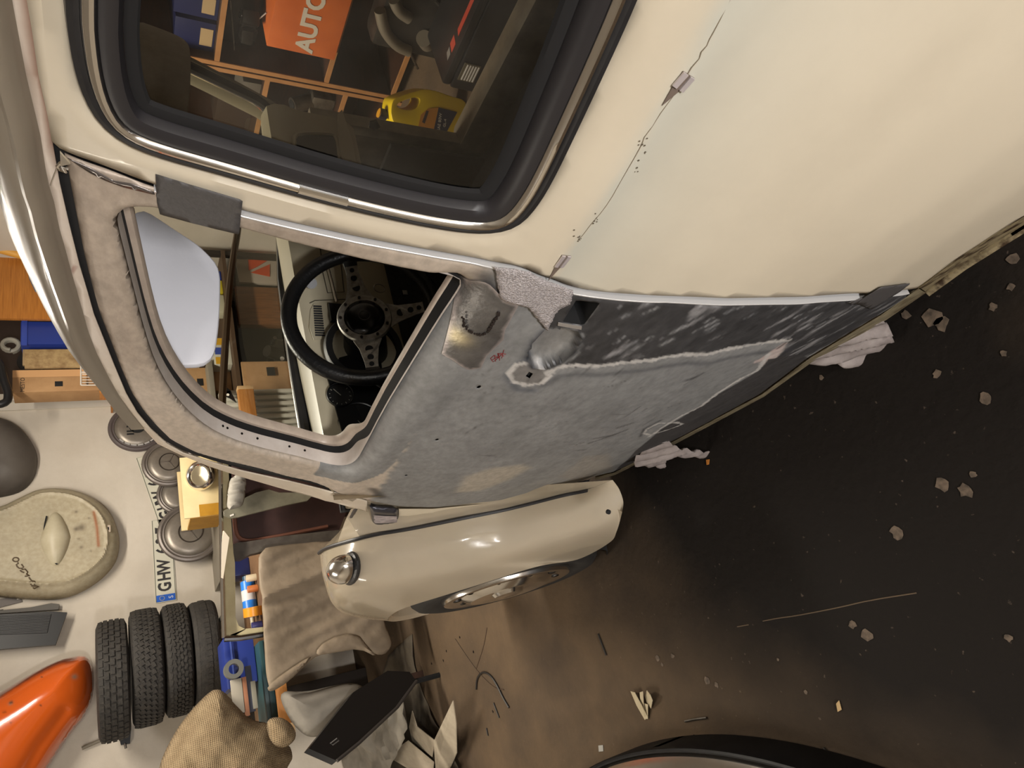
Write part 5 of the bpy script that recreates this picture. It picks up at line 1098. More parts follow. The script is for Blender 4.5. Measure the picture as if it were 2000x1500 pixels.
o_, _v = dome('grey_roll', outline_wall([(545, 1346), (600, 1350), (660, 1335), (700, 1330), (722, 1345), (700, 1385), (650, 1428), (612, 1442), (585, 1425), (562, 1392)], 3.72, 60, 2), 3.76, .10, .12, M('grey_foam', (138, 132, 122), .85, noise=6, col2=(120, 114, 104), bump=(12, .2)), None); tag(o_, 'pale grey foam roll under the table corner', 'foam roll'); solid(o_, .003)
o_, _v = dome('woven_bag', outline_wall([(520, 1405), (548, 1396), (575, 1412), (585, 1440), (560, 1462), (532, 1452)], 3.62, 50, 2), 3.66, .07, .07, burl, None); tag(o_, 'small woven bag bulging below the end of the table', 'bag'); solid(o_, .003)
P_ = [wallp(603, 1462, 3.55), wallp(690, 1352, 3.62), wallp(757, 1310, 3.66), wallp(800, 1312, 3.68), wallp(813, 1330, 3.66), wallp(775, 1382, 3.58), wallp(700, 1452, 3.48), wallp(658, 1486, 3.45)]
bb = thing('black_board', 'glossy black panel leaning on the floor clutter', 'panel', (3.6, .95, .0)); wpart('panel', slab(P_, Vector((.03, .01, .015))), M('black_gloss', (16, 16, 18), .32), bb)
wpart('panel_edge', tube(bmesh.new(), [P_[4]+Vector((-.004, 0, 0)), P_[5]+Vector((-.004, 0, 0)), P_[6]+Vector((-.004, 0, 0)), P_[7]+Vector((-.004, 0, 0))], .008, 6), M('panel_edge_grey', (54, 50, 48), .5), bb)
wpart('slot', tube(bmesh.new(), [planeN(x, y, P_[7]+Vector((-.006, 0, 0)), _hd) for x, y in [(645, 1452), (658, 1442), (662, 1446), (650, 1455)]], .0025, 5, closed=True), M('slot_grey', (90, 88, 86), .5), bb)
wpart('panel_stay', cyl(bmesh.new(), P_[4]+Vector((.02, .0, 0)), Vector((P_[4].x+.03, P_[4].y, 0)), .012, n=8), blackm, bb)
def crumple(name, label, px, z, mat, amp, seed, X=None, cat='paper', thick=.0012, lift=None, n=70):
    pts = [floorp(x, y, z) for x, y in px]; xy = resample(np.array([[p.x, p.y] for p in pts]), n, True); mn, mxx = xy.min(0), xy.max(0); st_ = max(.008, (mxx-mn).max()/40)
    gx, gy = np.meshgrid(np.arange(mn[0], mxx[0], st_), np.arange(mn[1], mxx[1], st_)); G = np.stack([gx.ravel(), gy.ravel()], 1); G = G[inpoly(G, xy)&(dseg(G, xy) > st_*.4)]
    r = delaunay_2d_cdt([Vector(p) for p in np.vstack([xy, G])], [(i, (i+1) % n) for i in range(n)], [], 0, 1e-7); V2 = np.array([tuple(v) for v in r[0]]); F = np.array(r[2]); F = F[inpoly(V2[F].mean(1), xy)]
    sc = 1.6/(mxx-mn).max()*2.2; h = z+amp*np.abs(fbm(V2, sc*2, seed)-.5)*2+.003
    if lift is not None: h = h+lift(V2)
    a, b2, c2 = V2[F[:, 0]], V2[F[:, 1]], V2[F[:, 2]]; cr2 = (b2[:, 0]-a[:, 0])*(c2[:, 1]-a[:, 1])-(b2[:, 1]-a[:, 1])*(c2[:, 0]-a[:, 0]); F[cr2 < 0] = F[cr2 < 0][:, ::-1]
    o = mk(name, tomesh(name, np.stack([V2[:, 0], V2[:, 1], h], 1), F), mat, None); tag(o, label, cat); solid(o, thick); return o
mat_ = M('dirty_sheet', (96, 86, 70), .8, noise=7, col2=(66, 58, 48), bump=(14, .3))
crumple('floor_sheet', 'dirty grey sheet spread on the floor below the clutter', [(806, 1238), (812, 1300), (830, 1360), (858, 1420), (905, 1502), (900, 1600), (760, 1600), (720, 1400), (760, 1280)], 0, mat_, .02, 301, cat='sheet')
pl_ = M('white_plastic', (136, 130, 119), .55, noise=8, col2=(116, 110, 100), bump=(16, .3))
crumple('plastic_sheet', 'whitish plastic sheet crumpled under the black panel', [(790, 1362), (806, 1400), (790, 1450), (765, 1500), (740, 1560), (690, 1560), (690, 1470), (720, 1430), (760, 1390)], .14, pl_, .10, 305, cat='sheet')
cpm = M('crumpled_paper', (172, 160, 140), .8, noise=10, col2=(150, 139, 121))
cp_ = thing('crumpled_paper', 'torn pale paper crumpled upright on the sheet by the black panel', 'paper', floorp(850, 1480, .02))
def leafp(px, zs): return [floorp(x, y, z) for (x, y), z in zip(px, zs)]
for px, zs in [([(886, 1368), (892, 1412), (893, 1470), (880, 1500), (852, 1500), (848, 1448)], (.14, .10, .05, .02, .03, .06)), ([(806, 1388), (815, 1418), (850, 1446), (845, 1478), (806, 1446), (800, 1420)], (.12, .08, .06, .03, .05, .08)), ([(756, 1476), (798, 1446), (848, 1488), (846, 1510), (800, 1502)], (.10, .09, .03, .02, .04)), ([(800, 1502), (846, 1510), (890, 1500), (880, 1540), (800, 1540)], (.05, .03, .05, .02, .02))]:
    wpart('paper_fold', slab(leafp(px, zs), (.002, 0, .003)), cpm, cp_, False)
# ---- box with the chrome lamp rim on a wall shelf
SZ = float(on(428, 960, 0, 4.45)[2]); ws_ = thing('wall_shelf', 'narrow grey shelf board on the white wall behind the frame', 'shelf', (4.75, -.55, SZ)); wpart('board', obox((4.72, -.62, SZ-.015), (.66, 1.3, .03), bev=.002), M('shelf_grey', (140, 132, 118), .6), ws_)
for y in (-1.1, -.15): wpart('bracket', slab([(5.05, y, SZ-.03), (4.6, y, SZ-.03), (5.05, y, SZ-.25)], (0, .02, 0)), rkm, ws_)
lb = thing('lamp_box', 'cream box with ochre end holding a chrome lamp rim', 'box', (4.5, -.42, SZ))
lbm = M('cream_box', (226, 206, 158), .6, noise=5, col2=(214, 192, 142)); och = M('ochre_box', (190, 140, 40), .5, noise=9, col2=(168, 120, 34))
h_ = float(on(354, 950, 0, 4.45)[2])-SZ
A = wallp(390, 1010, 4.42); Bp = wallp(390, 892, 4.42); A.z = Bp.z = SZ
wpart('box_front', obox(((A.x+Bp.x)/2, (A.y+Bp.y)/2, SZ+h_/2), (.012, A.y-Bp.y, h_), bev=.001), lbm, lb); wpart('box_end', obox((A.x+.11, A.y-.004, SZ+h_*.42), (.22, .012, h_*.84)), och, lb); wpart('box_back', obox((A.x+.22, (A.y+Bp.y)/2, SZ+h_/2), (.012, A.y-Bp.y, h_)), lbm, lb); wpart('box_base', obox((A.x+.11, (A.y+Bp.y)/2, SZ+.006), (.22, A.y-Bp.y, .012)), lbm, lb); wpart('ochre_label', obox((A.x-.008, A.y-.035, SZ+h_*.3), (.004, .07, h_*.6)), och, lb)
lr = thing('chrome_headlamp', 'oval chrome lamp rim standing against the cream box', 'headlamp', wallp(392, 930, 4.36)); c_ = wallp(391, 929, 4.36); lr.location.z = SZ
rim_r = float((wallp(391, 958, 4.38)-c_).length); bm = lathe(bmesh.new(), [(rim_r*.62, .008), (rim_r*.70, .018), (rim_r*.82, .022), (rim_r*.95, .014), (rim_r, .0), (rim_r*.97, -.014)], c_, (-1, .35, .8), 48); wpart('rim', bm, chrome, lr); wpart('lens', lathe(bmesh.new(), [(0, .014), (rim_r*.4, .012), (rim_r*.64, .008)], c_, (-1, .35, .8), 40), M('lens_reflector', (190, 178, 150), .15, .8), lr)
# ================================================================== storage seen through the windscreen: a low rack against the front wall
rack = thing('storage_rack', 'dark steel storage rack against the front wall behind the windscreen', 'rack', (4.7, -1.4, 0))
RZ = float(on(450, 650, 0, 4.35)[2]); RL = .06
rkd = M('rack_dark', (52, 46, 40), .6, .3)
wpart('shelf_board', obox((4.66, -1.38, RZ-.012), (.66, 1.42, .024)), M('rack_shelf', (84, 64, 46), .6), rack); wpart('bottom_board', obox((4.66, -1.38, RL-.012), (.66, 1.42, .024)), M('rack_shelf', (84, 64, 46), .6), rack)
for x in (4.36, 4.96):
    for y in (-2.08, -.69): wpart('post', obox((x, y, .42), (.035, .035, .84)), rkd, rack)
wpart('back_panel', obox((5.0, -1.38, .40), (.012, 1.40, .72)), M('rack_back', (70, 52, 40), .7), rack)
def rb(name, label, cat, r, X, depth, mat, up=True, bev=.004, group=None): return pxbox(name, label, cat, r, X, depth, mat, bev, group, zb=(RZ if up else RL)+.001)
o, e = rb('bench_machine', 'cream machine housing at the far end of the rack top', 'machine', (372, 442, 452, 500), 4.5, .2, M('cream_machine', (170, 160, 130), .4), bev=.01)
mk('machine_knob', cyl(bmesh.new(), (-.10, .05, .02), (-.14, .05, .02), .03, n=20), blackp, o)
rb('small_box', 'bright yellow carton on the rack shelf', 'carton', (424, 548, 450, 572), 4.42, .08, M('yellow_carton', (204, 186, 52), .5))
rb('small_box', 'blue carton beside the yellow one on the rack', 'carton', (428, 530, 450, 546), 4.42, .08, bluep)
rb('small_box', 'cream white jar box on the rack shelf', 'carton', (422, 576, 450, 610), 4.42, .08, M('jar_white', (196, 190, 164), .5))
o, e = rb('printed_box', 'white carton with yellow and blue prints at the rack edge', 'carton', (414, 660, 450, 712), 4.40, .1, M('printed_white', (200, 196, 180), .5))
for i, c in enumerate(((210, 160, 40), (60, 80, 160), (210, 160, 40))): mk('print_patch', obox((-.0515, .07-.07*i, .01), (.002, .05, .06)), M('print%d' % i, c, .5), o)
o, e = rb('carton', 'brown cardboard box with a dark hole on the rack top', 'cardboard box', (354, 718, 450, 764), 4.5, .2, card)
mk('box_hole', obox((-.101, .02, .04), (.004, .05, .035), bev=.001), blackm, o)
o, e = rb('pale_case', 'pale grey instrument case on the rack beside the pillar', 'case', (376, 800, 450, 852), 4.42, .16, M('pale_case', (178, 170, 144), .45), bev=.012)
o, e = rb('picture_box', 'small printed box with a blue and red picture', 'box', (436, 798, 450, 850), 4.36, .06, card2, bev=.002); 
g_ = thing('grey_machine_part', 'grey pipe bend with a flange on the rack top', 'pipe', wallp(400, 780, 4.8)); g_.location.z = RZ
p0 = wallp(360, 735, 4.58); wpart('pipe', tube(bmesh.new(), [Vector(p) for p in smoothc([tuple(wallp(x, y, 4.84)) for x, y in [(352, 786), (372, 792), (396, 800), (436, 804)]], 2)], .04, 14), M('pipe_grey', (96, 92, 86), .5, .4), g_); wpart('flange', cyl(bmesh.new(), wallp(372, 792, 4.78), wallp(372, 792, 4.80), .045, n=24), M('flange_cream', (196, 190, 168), .5), g_); wpart('foot', obox((4.84, float(wallp(436, 804, 4.84)[1]), RZ+.021), (.08, .1, .04)), darksteel, g_)
# lower shelf
o, e = rb('white_panel', 'white cabinet panel with orange triangles on the lower rack shelf', 'panel', (462, 474, 530, 552), 4.45, .03, M('white_panel', (168, 156, 142), .5), False)
for px in ([(500, 482), (527, 476), (527, 490), (492, 488)], [(484, 496), (527, 506), (500, 522), (486, 528)], [(490, 532), (527, 516), (527, 540)]): wpart('orange_patch', wslab(px, 4.445, .003), M('orange_patch', (196, 74, 34), .5), o)
o, e = rb('wood_board', 'brown wooden board standing on the lower rack shelf', 'board', (462, 560, 530, 634), 4.45, .05, M('brown_board', (120, 76, 40), .5, noise=8, col2=(98, 60, 30), stretch=(1, 8, 1)), False)
en = thing('engine_part', 'dark greasy engine casting on the lower rack shelf', 'engine part', (4.6, -1.42, RL))
q_ = wallp(500, 690, 4.5); wpart('casting', obox((4.56, q_.y, RL+.160), (.2, .20, .31), bev=.04), M('grease', (48, 42, 36), .45, .4, noise=18, col2=(30, 27, 24)), en)
wpart('boss', cyl(bmesh.new(), (4.46, q_.y+.04, RL+.26), (4.40, q_.y+.04, RL+.36), .04, n=20), M('grease', (48, 42, 36)), en); wpart('stud', cyl(bmesh.new(), (4.46, q_.y-.05, RL+.30), (4.38, q_.y-.05, RL+.30), .012, n=12), steel, en); wpart('spark_plug', cyl(bmesh.new(), (4.46, q_.y+.06, RL+.24), (4.40, q_.y+.10, RL+.27), .014, n=12), chrome, en)
o, e = rb('carton', 'torn cardboard box on the lower rack shelf', 'cardboard box', (474, 706, 530, 766), 4.33, .12, card, False); mk('box_tear', obox((-.071, -.03, .10), (.004, .06, .05), rot=.0), blackm, o)
ra = thing('radiator', 'white ribbed radiator panel at the end of the rack', 'radiator', (4.2, -.7, 0)); rw = M('radiator_white', (188, 184, 172), .45)
ya, yb = wallp(560, 768, 4.15).y, wallp(560, 850, 4.15).y; zt = float(on(432, 800, 0, 4.15)[2])
wpart('panel', obox((4.19, (ya+yb)/2+.05, (zt-.10)/2+.10), (.03, yb-ya+.16, zt-.10)), rw, ra)
for k in range(11): yy = ya-.02+(yb-ya+.14)*k/10; wpart('rib', obox((4.165, yy, (zt-.12)/2+.11), (.035, .026, zt-.16), bev=.008), rw, ra)
for s in (.1, .9): wpart('foot', obox((4.19, ya+(yb-ya)*s, .05), (.06, .03, .10)), rw, ra)
wm = thing('wooden_mallet', 'wooden handle with pale end lying across the radiator top', 'tool handle', wallp(485, 800, 4.10)); 
yl, yr, z1, z0 = rect_px(470, 752, 502, 856, 4.06); wpart('handle', obox((4.09, (yl+yr)/2-.0, (z1+z0)/2), (.05, yl-yr-.03, z1-z0), bev=.008), wood, wm); wpart('pale_end', obox((4.09, yr+.012, (z1+z0)/2), (.052, .026, z1-z0+.002), bev=.006), M('pale_wood_end', (196, 160, 116), .6), wm); wpart('hook', cyl(bmesh.new(), (4.11, yl-.05, (z1+z0)/2), (4.146, yl-.05, (z1+z0)/2), .008, n=8), steel, wm)
bk = thing('black_bracket', 'black metal bracket with a hole hanging over the radiator', 'bracket', wallp(450, 765, 4.12)); wpart('plate', wslab([(436, 752), (450, 762), (462, 786), (450, 778), (438, 772), (436, 762)], 4.12, .008), blackp, bk); wpart('hole', cyl(bmesh.new(), wallp(445, 771, 4.119), wallp(445, 771, 4.117), .008, n=14), white, bk); wpart('arm', obox(tuple(wallp(446, 768, 4.13)), (.02, .02, .02)), blackp, bk)
# ---- cabinet on the front wall above the car roof
CX = 4.62; CZ = float(on(214, 700, 0, CX)[2])
cab = thing('wall_cabinet', 'open wooden wall cabinet with a big oak panel above the car roof', 'cabinet', (4.85, -1.75, CZ))
yl, yr, zt, zb = rect_px(-60, 440, 111, 622, CX)
wpart('oak_panel', obox((CX+.012, (yl+yr)/2-.12, (zt+zb)/2), (.024, yl-yr+.24, zt-zb), bev=.002), woodx, cab)
ylc = float(on(190, 766, 0, CX)[1]); wpart('bottom_board', obox((CX+.21, (ylc-2.13)/2-.03, CZ-.006), (.42, ylc+2.07, .012)), woodx, cab); wpart('left_board', obox((CX+.05, ylc-.004, CZ+.03), (.10, .016, .06)), woodx, cab); ybk = float(on(150, 767, 0, XW)[1]); wpart('back_board', obox((XW-.012, (ybk-2.13)/2, (CZ+2.1)/2), (.02, ybk+2.13, 2.1-CZ)), M('cabinet_back', (52, 38, 28), .8), cab)
def cbx(name, label, cat, r, X, depth, mat, bev=.003, lift=.001): return pxbox(name, label, cat, r, X, depth, mat, bev, None, zb=CZ+lift)
o, e = cbx('plastic_crate', 'blue plastic crate on the cabinet shelf', 'crate', (40, 628, 136, 672), CX+.05, .2, bluep, .006); mk('crate_rim', obox((-.1, 0, (e[2]-e[3])/2-.02), (.012, e[0]-e[1]+.02, .03), bev=.003), M('blue_rim', (52, 72, 156), .4), o)
hc = thing('hose_coil', 'grey hose coil on top of the blue crate', 'hose', (CX+.12, float(wallp(30, 655, CX)[1]), e[2])); c0 = Vector((CX+.12, float(wallp(30, 652, CX)[1]), e[2]+.055)); wpart('hose', tube(bmesh.new(), [c0+Vector((.02*k/20, .04*math.cos(k*.4), .04*math.sin(k*.4))) for k in range(32)], .013, 8), M('hose_grey', (150, 146, 134), .4), hc)
cbx('cardboard_sheet', 'pale cardboard sheet standing beside the crate', 'cardboard', (44, 682, 140, 712), CX+.10, .02, card2); cbx('cardboard_sheet', 'smaller cardboard sheet with worn print in front of the pale one', 'cardboard', (48, 682, 118, 718), CX+.05, .02, M('worn_card', (172, 146, 102), .8, noise=22, col2=(134, 106, 70)))
bd = thing('black_disc', 'black metal disc wedged behind the cardboard', 'disc', (CX+.08, 0, CZ)); cdp = wallp(62, 706, CX+.13); bd.location.y = cdp.y; wpart('disc', lathe(bmesh.new(), [(.02, -.004), (.075, -.004), (.075, .004), (.02, .004), (.02, -.004)], (CX+.135, cdp.y, cdp.z), (1, 0, 0), 40), blackp, bd); wpart('disc_stand', obox((CX+.135, cdp.y, (CZ+cdp.z-.07)/2), (.012, .05, cdp.z-.07-CZ)), blackp, bd)
o, e = cbx('carton', 'tall cardboard box with printed black lettering in the cabinet', 'cardboard box', (24, 736, 152, 765), CX+.06, .14, card)
mk('handle_hole', obox((-.071, 0, .02), (.003, .034, .04), bev=.001), blackm, o)
mk('lit_side_face', obox((0, e[1]-(e[0]+e[1])/2-.024, 0), (.14, .048, e[2]-e[3])), M('card_lit_side', (198, 152, 104), .75), o)  # right side in a lighter card colour, as if lit by the lamp
rm = Matrix(((0, 0, -1, 0), (-1, 0, 0, 0), (0, 1, 0, 0), (0, 0, 0, 1)))
text3d('MESTO', .03, M('box_ink', (46, 36, 30), .7), 'box_lettering', o, Matrix.Translation((-.0712, .0, (e[2]-e[3])/2-.05)) @ rm)
text3d('41', .026, M('box_ink', (46, 36, 30), .7), 'box_lettering', o, Matrix.Translation((-.0712, .0, -(e[2]-e[3])/2+.12)) @ rm)
wr = thing('wire_rack', 'white wire rack leaning in the cabinet corner', 'wire rack', (CX+.02, float(wallp(180, 728, CX)[1]), CZ)); wm_ = M('white_wire', (216, 210, 200), .4)
P0, P1, P2, P3_ = wallp(158, 704, CX+.01), wallp(158, 752, CX+.01), wallp(238, 752, CX+.01), wallp(238, 704, CX+.01)
for a, b_ in ((P1, P2), (wallp(158, 728, CX+.01), wallp(238, 728, CX+.01))): wpart('wire', cyl(bmesh.new(), a, b_, .003, n=8), wm_, wr)
wpart('wire', cyl(bmesh.new(), P0, P1, .004, n=8), wm_, wr)
for k in range(9): f_ = (k+1)/9; wpart('wire', cyl(bmesh.new(), P0.lerp(P1, f_)+Vector((.004, 0, 0)), P3_.lerp(P2, f_)+Vector((.004, 0, 0)), .0022, n=6), wm_, wr)
wpart('wire', cyl(bmesh.new(), P3_, P2, .003, n=8), wm_, wr)
# things on top right of the cabinet, above the roof
zt2 = float(on(111, 520, 0, CX)[2])
tool = thing('yellow_handle_tool', 'tool with a yellow wooden handle propped before the oak panel', 'hand tool', wallp(26, 490, CX-.1))
a, b_ = wallp(-30, 478, CX-.05), wallp(46, 500, CX-.05); wpart('handle', cyl(bmesh.new(), a, b_, .028, .024, 16), M('yellow_wood', (222, 164, 72), .5), tool); wpart('head', obox(tuple(wallp(12, 470, CX-.04)), (.06, .10, .14), bev=.02), M('tool_dark', (36, 36, 44), .5), tool); wpart('hook', cyl(bmesh.new(), wallp(30, 495, CX-.03), wallp(30, 495, CX+.002), .01, n=8), steel, tool)
wb = thing('plastic_bag', 'crumpled white plastic bag hung before the cabinet', 'bag', wallp(10, 400, CX-.1)); bz = dome('bag', outline_wall([(-60, 372), (0, 372), (18, 384), (24, 408), (10, 418), (-20, 420), (-60, 418)], CX-.02, 50, 2), CX-.001, .08, .06, M('bag_white', (214, 206, 188), .5, bump=(20, .4)), None)[0]; bz.parent = wb; bz.data.transform(Matrix.Translation(wb.location).inverted())
bj = thing('blue_jacket', 'dark blue work jacket hung before the cabinet', 'jacket', wallp(20, 450, CX-.05)); bz = dome('cloth', outline_wall([(28, 412), (34, 430), (46, 462), (40, 470), (10, 450), (-40, 445), (-40, 424), (8, 424)], CX-.001, 50, 1), CX-.0005, .02, .03, M('jacket_blue', (34, 44, 86), .9), None)[0]; bz.parent = bj; bz.data.transform(Matrix.Translation(bj.location).inverted())
gb = thing('grey_pouch', 'grey blue pouch hung on the oak panel', 'pouch', wallp(66, 530, CX)); wpart('pouch', wslab([(52, 502), (66, 508), (82, 545), (84, 566), (68, 566), (56, 540)], CX-.025, .024), M('pouch_grey', (112, 124, 142), .7), gb)
# trim boards on the wall
for i, (y0, y1) in enumerate(((769, 782), (786, 800))):
    q0, q1 = wallp(100, y0, XW), wallp(100, y1, XW); struct('trim_%d' % (i+1), obox((XW-.008, (q0.y+q1.y)/2, 1.275), (.016, abs(q0.y-q1.y), 2.55)), M('trim_white', (206, 198, 184), .6))
bh = thing('black_hose', 'black hose loop hung in front of the cabinet end', 'hose', wallp(10, 760, CX)); wpart('hose', tube(bmesh.new(), [Vector(p) for p in smoothc([tuple(wallp(x, y, CX-.03)) for x, y in [(-40, 690), (0, 705), (6, 740), (18, 770), (12, 790), (-40, 792)]], 2)], .022, 10), blackp, bh); wpart('hook', cyl(bmesh.new(), wallp(5, 735, CX-.02), wallp(5, 735, CX+.01), .008, n=8), steel, bh)

# ================================================================== bookcases along the right wall, seen through the side window
YB = -1.75
def yp(x, y, Y=YB): return Vector(on(x, y, 1, Y))
pine = M('pine_edge', (176, 126, 78), .5, noise=10, col2=(158, 110, 64))
def bookcase(x0, x1, shelves, label, ztop=1.9):
    t = thing('bookcase', label, 'bookcase', ((x0+x1)/2, YB-.19, 0))
    for x in (x0+.01, x1-.01):
        s = wpart('side_panel', obox((x, YB-.19, ztop/2), (.02, .38, ztop)), walnut, t); e = mk('edge_strip', obox((x-t.location.x, .19+.002, ztop/2), (.021, .006, ztop)), pine, s)
    wpart('back_panel', obox(((x0+x1)/2, YB-.375, ztop/2), (x1-x0, .01, ztop)), walnut, t)
    for z in shelves:
        s = wpart('shelf', obox(((x0+x1)/2, YB-.19, z), (x1-x0-.04, .37, .02)), walnut, t); mk('edge_strip', obox(((x0+x1)/2-t.location.x, .19+.0025-.005, z), (x1-x0-.042, .012, .021)), pine, s)
    return t
zA, zB_, zC, zD = yp(433, 50).z, yp(648, 125).z, yp(520, 170).z, yp(676, 185).z
bookcase(1.55, 2.575, [.06, zB_, zA, 1.45, 1.88], 'walnut bookcase holding the orange carton', 1.9)
bookcase(2.585, 3.55, [.06, zD, zC, 1.2, 1.88], 'walnut bookcase next to the front wall with engine parts', 1.9)
def ybox(name, label, cat, r, zb, dep, mat, Y=YB-.04, bev=.003, group=None):
    x0, y0, x1, y1 = r; xm, ym = (x0+x1)/2, (y0+y1)/2; zt = yp(x0, ym, Y).z; xr, xl = yp(xm, y0, Y).x, yp(xm, y1, Y).x
    o = tag(mk(name, obox((0, 0, 0), (abs(xl-xr), dep, zt-zb), bev=bev), mat, None), label, cat, group); o.location = ((xl+xr)/2, Y-dep/2, (zt+zb)/2); return o, (xr, xl, zt, zb)
orc = M('orange_carton', (206, 104, 36), .7, noise=6, col2=(188, 90, 30))
o, e = ybox('orange_carton', 'bright orange carton with white and dark lettering on the bookcase shelf', 'carton', (534, -60, 650, 105), zB_+.011, .30, orc, YB+.05)
CT_ = e[2]+.002
mm_ = Matrix(((1, 0, 0, 0), (0, 0, 1, 0), (0, 1, 0, 0), (0, 0, 0, 1)))
W_ = abs(e[1]-e[0]); H_ = e[2]-e[3]; fy = .1512
rmY = Matrix(((-1, 0, 0, 0), (0, 0, 1, 0), (0, 1, 0, 0), (0, 0, 0, 1)))
text3d('AUTO', .105, M('carton_white', (206, 196, 180), .6), 'carton_lettering', o, Matrix.Translation((W_/2-.16, fy, -.01)) @ rmY, bold=.004); text3d('DOC', .105, M('carton_dark', (44, 32, 26), .6), 'carton_lettering', o, Matrix.Translation((W_/2-.40, fy, -.01)) @ rmY, bold=.004)
for i, (y0, y1) in enumerate(((40, 96), (-20, 32))):
    o, e = ybox('file_box', ['dark blue file box with a cream label, first from the post', 'dark blue file box with a cream label, second from the post'][i], 'file box', (340, y0, 426, y1), zA+.011, .28, darkblue, YB-.05, group='file boxes on the bookcase shelf'); mk('file_label', obox((0, .141, -.045), (abs(e[1]-e[0])*.6, .002, .05)), M('file_label', (176, 150, 110), .6), o)
tb_ = thing('plastic_parts_bag', 'clear bag of dark metal parts on the bookcase shelf', 'bag', yp(500, 50, YB-.1)); tb_.location.z = CT_
dkm = M('dark_parts', (46, 43, 40), .35, .5, noise=30, col2=(28, 26, 25))
for i in range(9):
    p = yp(random.uniform(455, 520), random.uniform(-10, 62), YB-.16+random.uniform(-.06, .06)); p.z = CT_+.05+random.uniform(0, .02); p.y = YB-.1+random.uniform(-.05, .05)
    wpart('part', obox(p, (random.uniform(.05, .1), .06, random.uniform(.05, .09)), rot=random.uniform(0, 3), bev=.01), dkm, tb_)
wpart('part', obox((yp(500, 20, YB-.2).x, YB-.16, CT_+.075), (.26, .1, .14), bev=.02), dkm, tb_)
wpart('bag_wire', tube(bmesh.new(), [yp(x, y, YB-.05) for x, y in [(450, 0), (455, 60), (458, 98)]], .003, 6), steel, tb_); wpart('bag_wire', tube(bmesh.new(), [yp(x, y, YB-.05) for x, y in [(472, 30), (484, 42), (505, 38), (520, 25)]], .003, 6), bright, tb_)
ec = thing('carburettor', 'grey metal carburettor casting on the lower bookcase shelf', 'engine part', yp(640, 205, YB-.12)); ec.location.z = zD+.011
em = M('cast_alloy', (122, 114, 102), .4, .7, noise=22, col2=(86, 80, 72)); q0 = yp(650, 205, YB-.10)
wpart('body', obox((q0.x, YB-.12, zD+.011+.06), (.12, .12, .12), bev=.02), em, ec); wpart('neck', cyl(bmesh.new(), (q0.x, YB-.10, zD+.12), (q0.x+.01, YB-.06, zD+.22), .04, .035, 24), em, ec); wpart('bore', cyl(bmesh.new(), (q0.x+.01, YB-.06, zD+.221), (q0.x+.01, YB-.059, zD+.224), .025, n=20), blackm, ec); wpart('pipe', tube(bmesh.new(), [(q0.x+.07, YB-.08, zD+.011+.02), (q0.x+.10, YB-.07, zD+.12), (q0.x+.09, YB-.06, zD+.2)], .014, 10), em, ec)
o, e = ybox('grey_carton', 'grey box on the middle shelf of the second bookcase', 'carton', (470, 162, 516, 215), zC+.011, .2, M('grey_carton', (92, 86, 76), .7)); o, e = ybox('bottle_crate', 'dark crate of bottles behind the windscreen corner', 'crate', (420, 200, 545, 255), zC+.011, .2, M('crate_brown', (58, 42, 32), .7), YB-.12)
for i, c in enumerate(((200, 130, 40), (150, 150, 150), (190, 90, 60))):
    p = Vector((2.95+.12*i, YB+.12, 0)); b_ = thing('bottle', ['amber', 'clear grey', 'red-brown'][i]+' bottle on the floor before the second bookcase', 'bottle', p); m_ = M('bottle%d' % i, c, .25)
    hgt = .62-.05*i; wpart('bottle_body', lathe(bmesh.new(), [(0, 0), (.034, 0), (.036, .01), (.036, hgt*.62), (.030, hgt*.74), (.013, hgt*.84), (.013, hgt), (0, hgt)], p, (0, 0, 1), 20), m_, b_); wpart('bottle_cap', cyl(bmesh.new(), p+Vector((0, 0, hgt)), p+Vector((0, 0, hgt+.02)), .015, n=14), white, b_)
fx_ = thing('fire_extinguisher', 'red fire extinguisher between bookcase and front wall', 'extinguisher', (3.75, -1.9, 0)); wpart('cylinder', lathe(bmesh.new(), [(0, 0), (.075, 0), (.08, .02), (.08, .40), (.06, .46), (.03, .48), (0, .48)], (3.75, -1.9, 0), (0, 0, 1), 28), M('red_paint', (150, 34, 28), .3), fx_); wpart('valve', obox((3.75, -1.9, .51), (.05, .05, .06), bev=.01), blackp, fx_)
# ---- oil canister, black tool case, manifold on the floor beyond the car
F0 = np.array(on(897, 225, 2, 0)); nv = CAM-F0; nv[2] = 0; nv /= np.linalg.norm(nv)
can = thing('oil_canister', 'yellow oil canister with a blue label standing on the floor', 'oil canister', F0)
yel = M('yellow_hdpe', (226, 196, 20), .35)
def cp(x, y, h=0.): return planeN(x, y, F0, nv)+Vector(nv)*h
body = [(757, 196), (764, 190), (790, 180), (822, 172), (848, 178), (868, 186), (899, 194), (901, 214), (893, 244), (886, 278), (800, 278), (776, 252), (758, 236), (754, 216)]
bo = np.array([tuple(cp(*p)) for p in body]); bo = resample(smoothc(bo, 1, True), 70, True)
hole = np.array([tuple(cp(*p)) for p in [(764, 206), (770, 198), (798, 188), (812, 190), (808, 206), (796, 214), (776, 212)]]); hole = resample(smoothc(hole, 2, True), 30, True)
sx_ = np.cross(nv, [0, 0, 1]); to2 = lambda A: np.stack([(A-F0)@sx_, A[:, 2]], 1)
r_ = delaunay_2d_cdt([Vector(p) for p in np.vstack([to2(bo), to2(hole)])], [(i, (i+1) % 70) for i in range(70)]+[(70+i, 70+(i+1) % 30) for i in range(30)], [], 0, 1e-7); V2 = np.array([tuple(v) for v in r_[0]]); Fc = np.array(r_[2]); cc = V2[Fc].mean(1); Fc = Fc[inpoly(cc, to2(bo))&~inpoly(cc, to2(hole))]
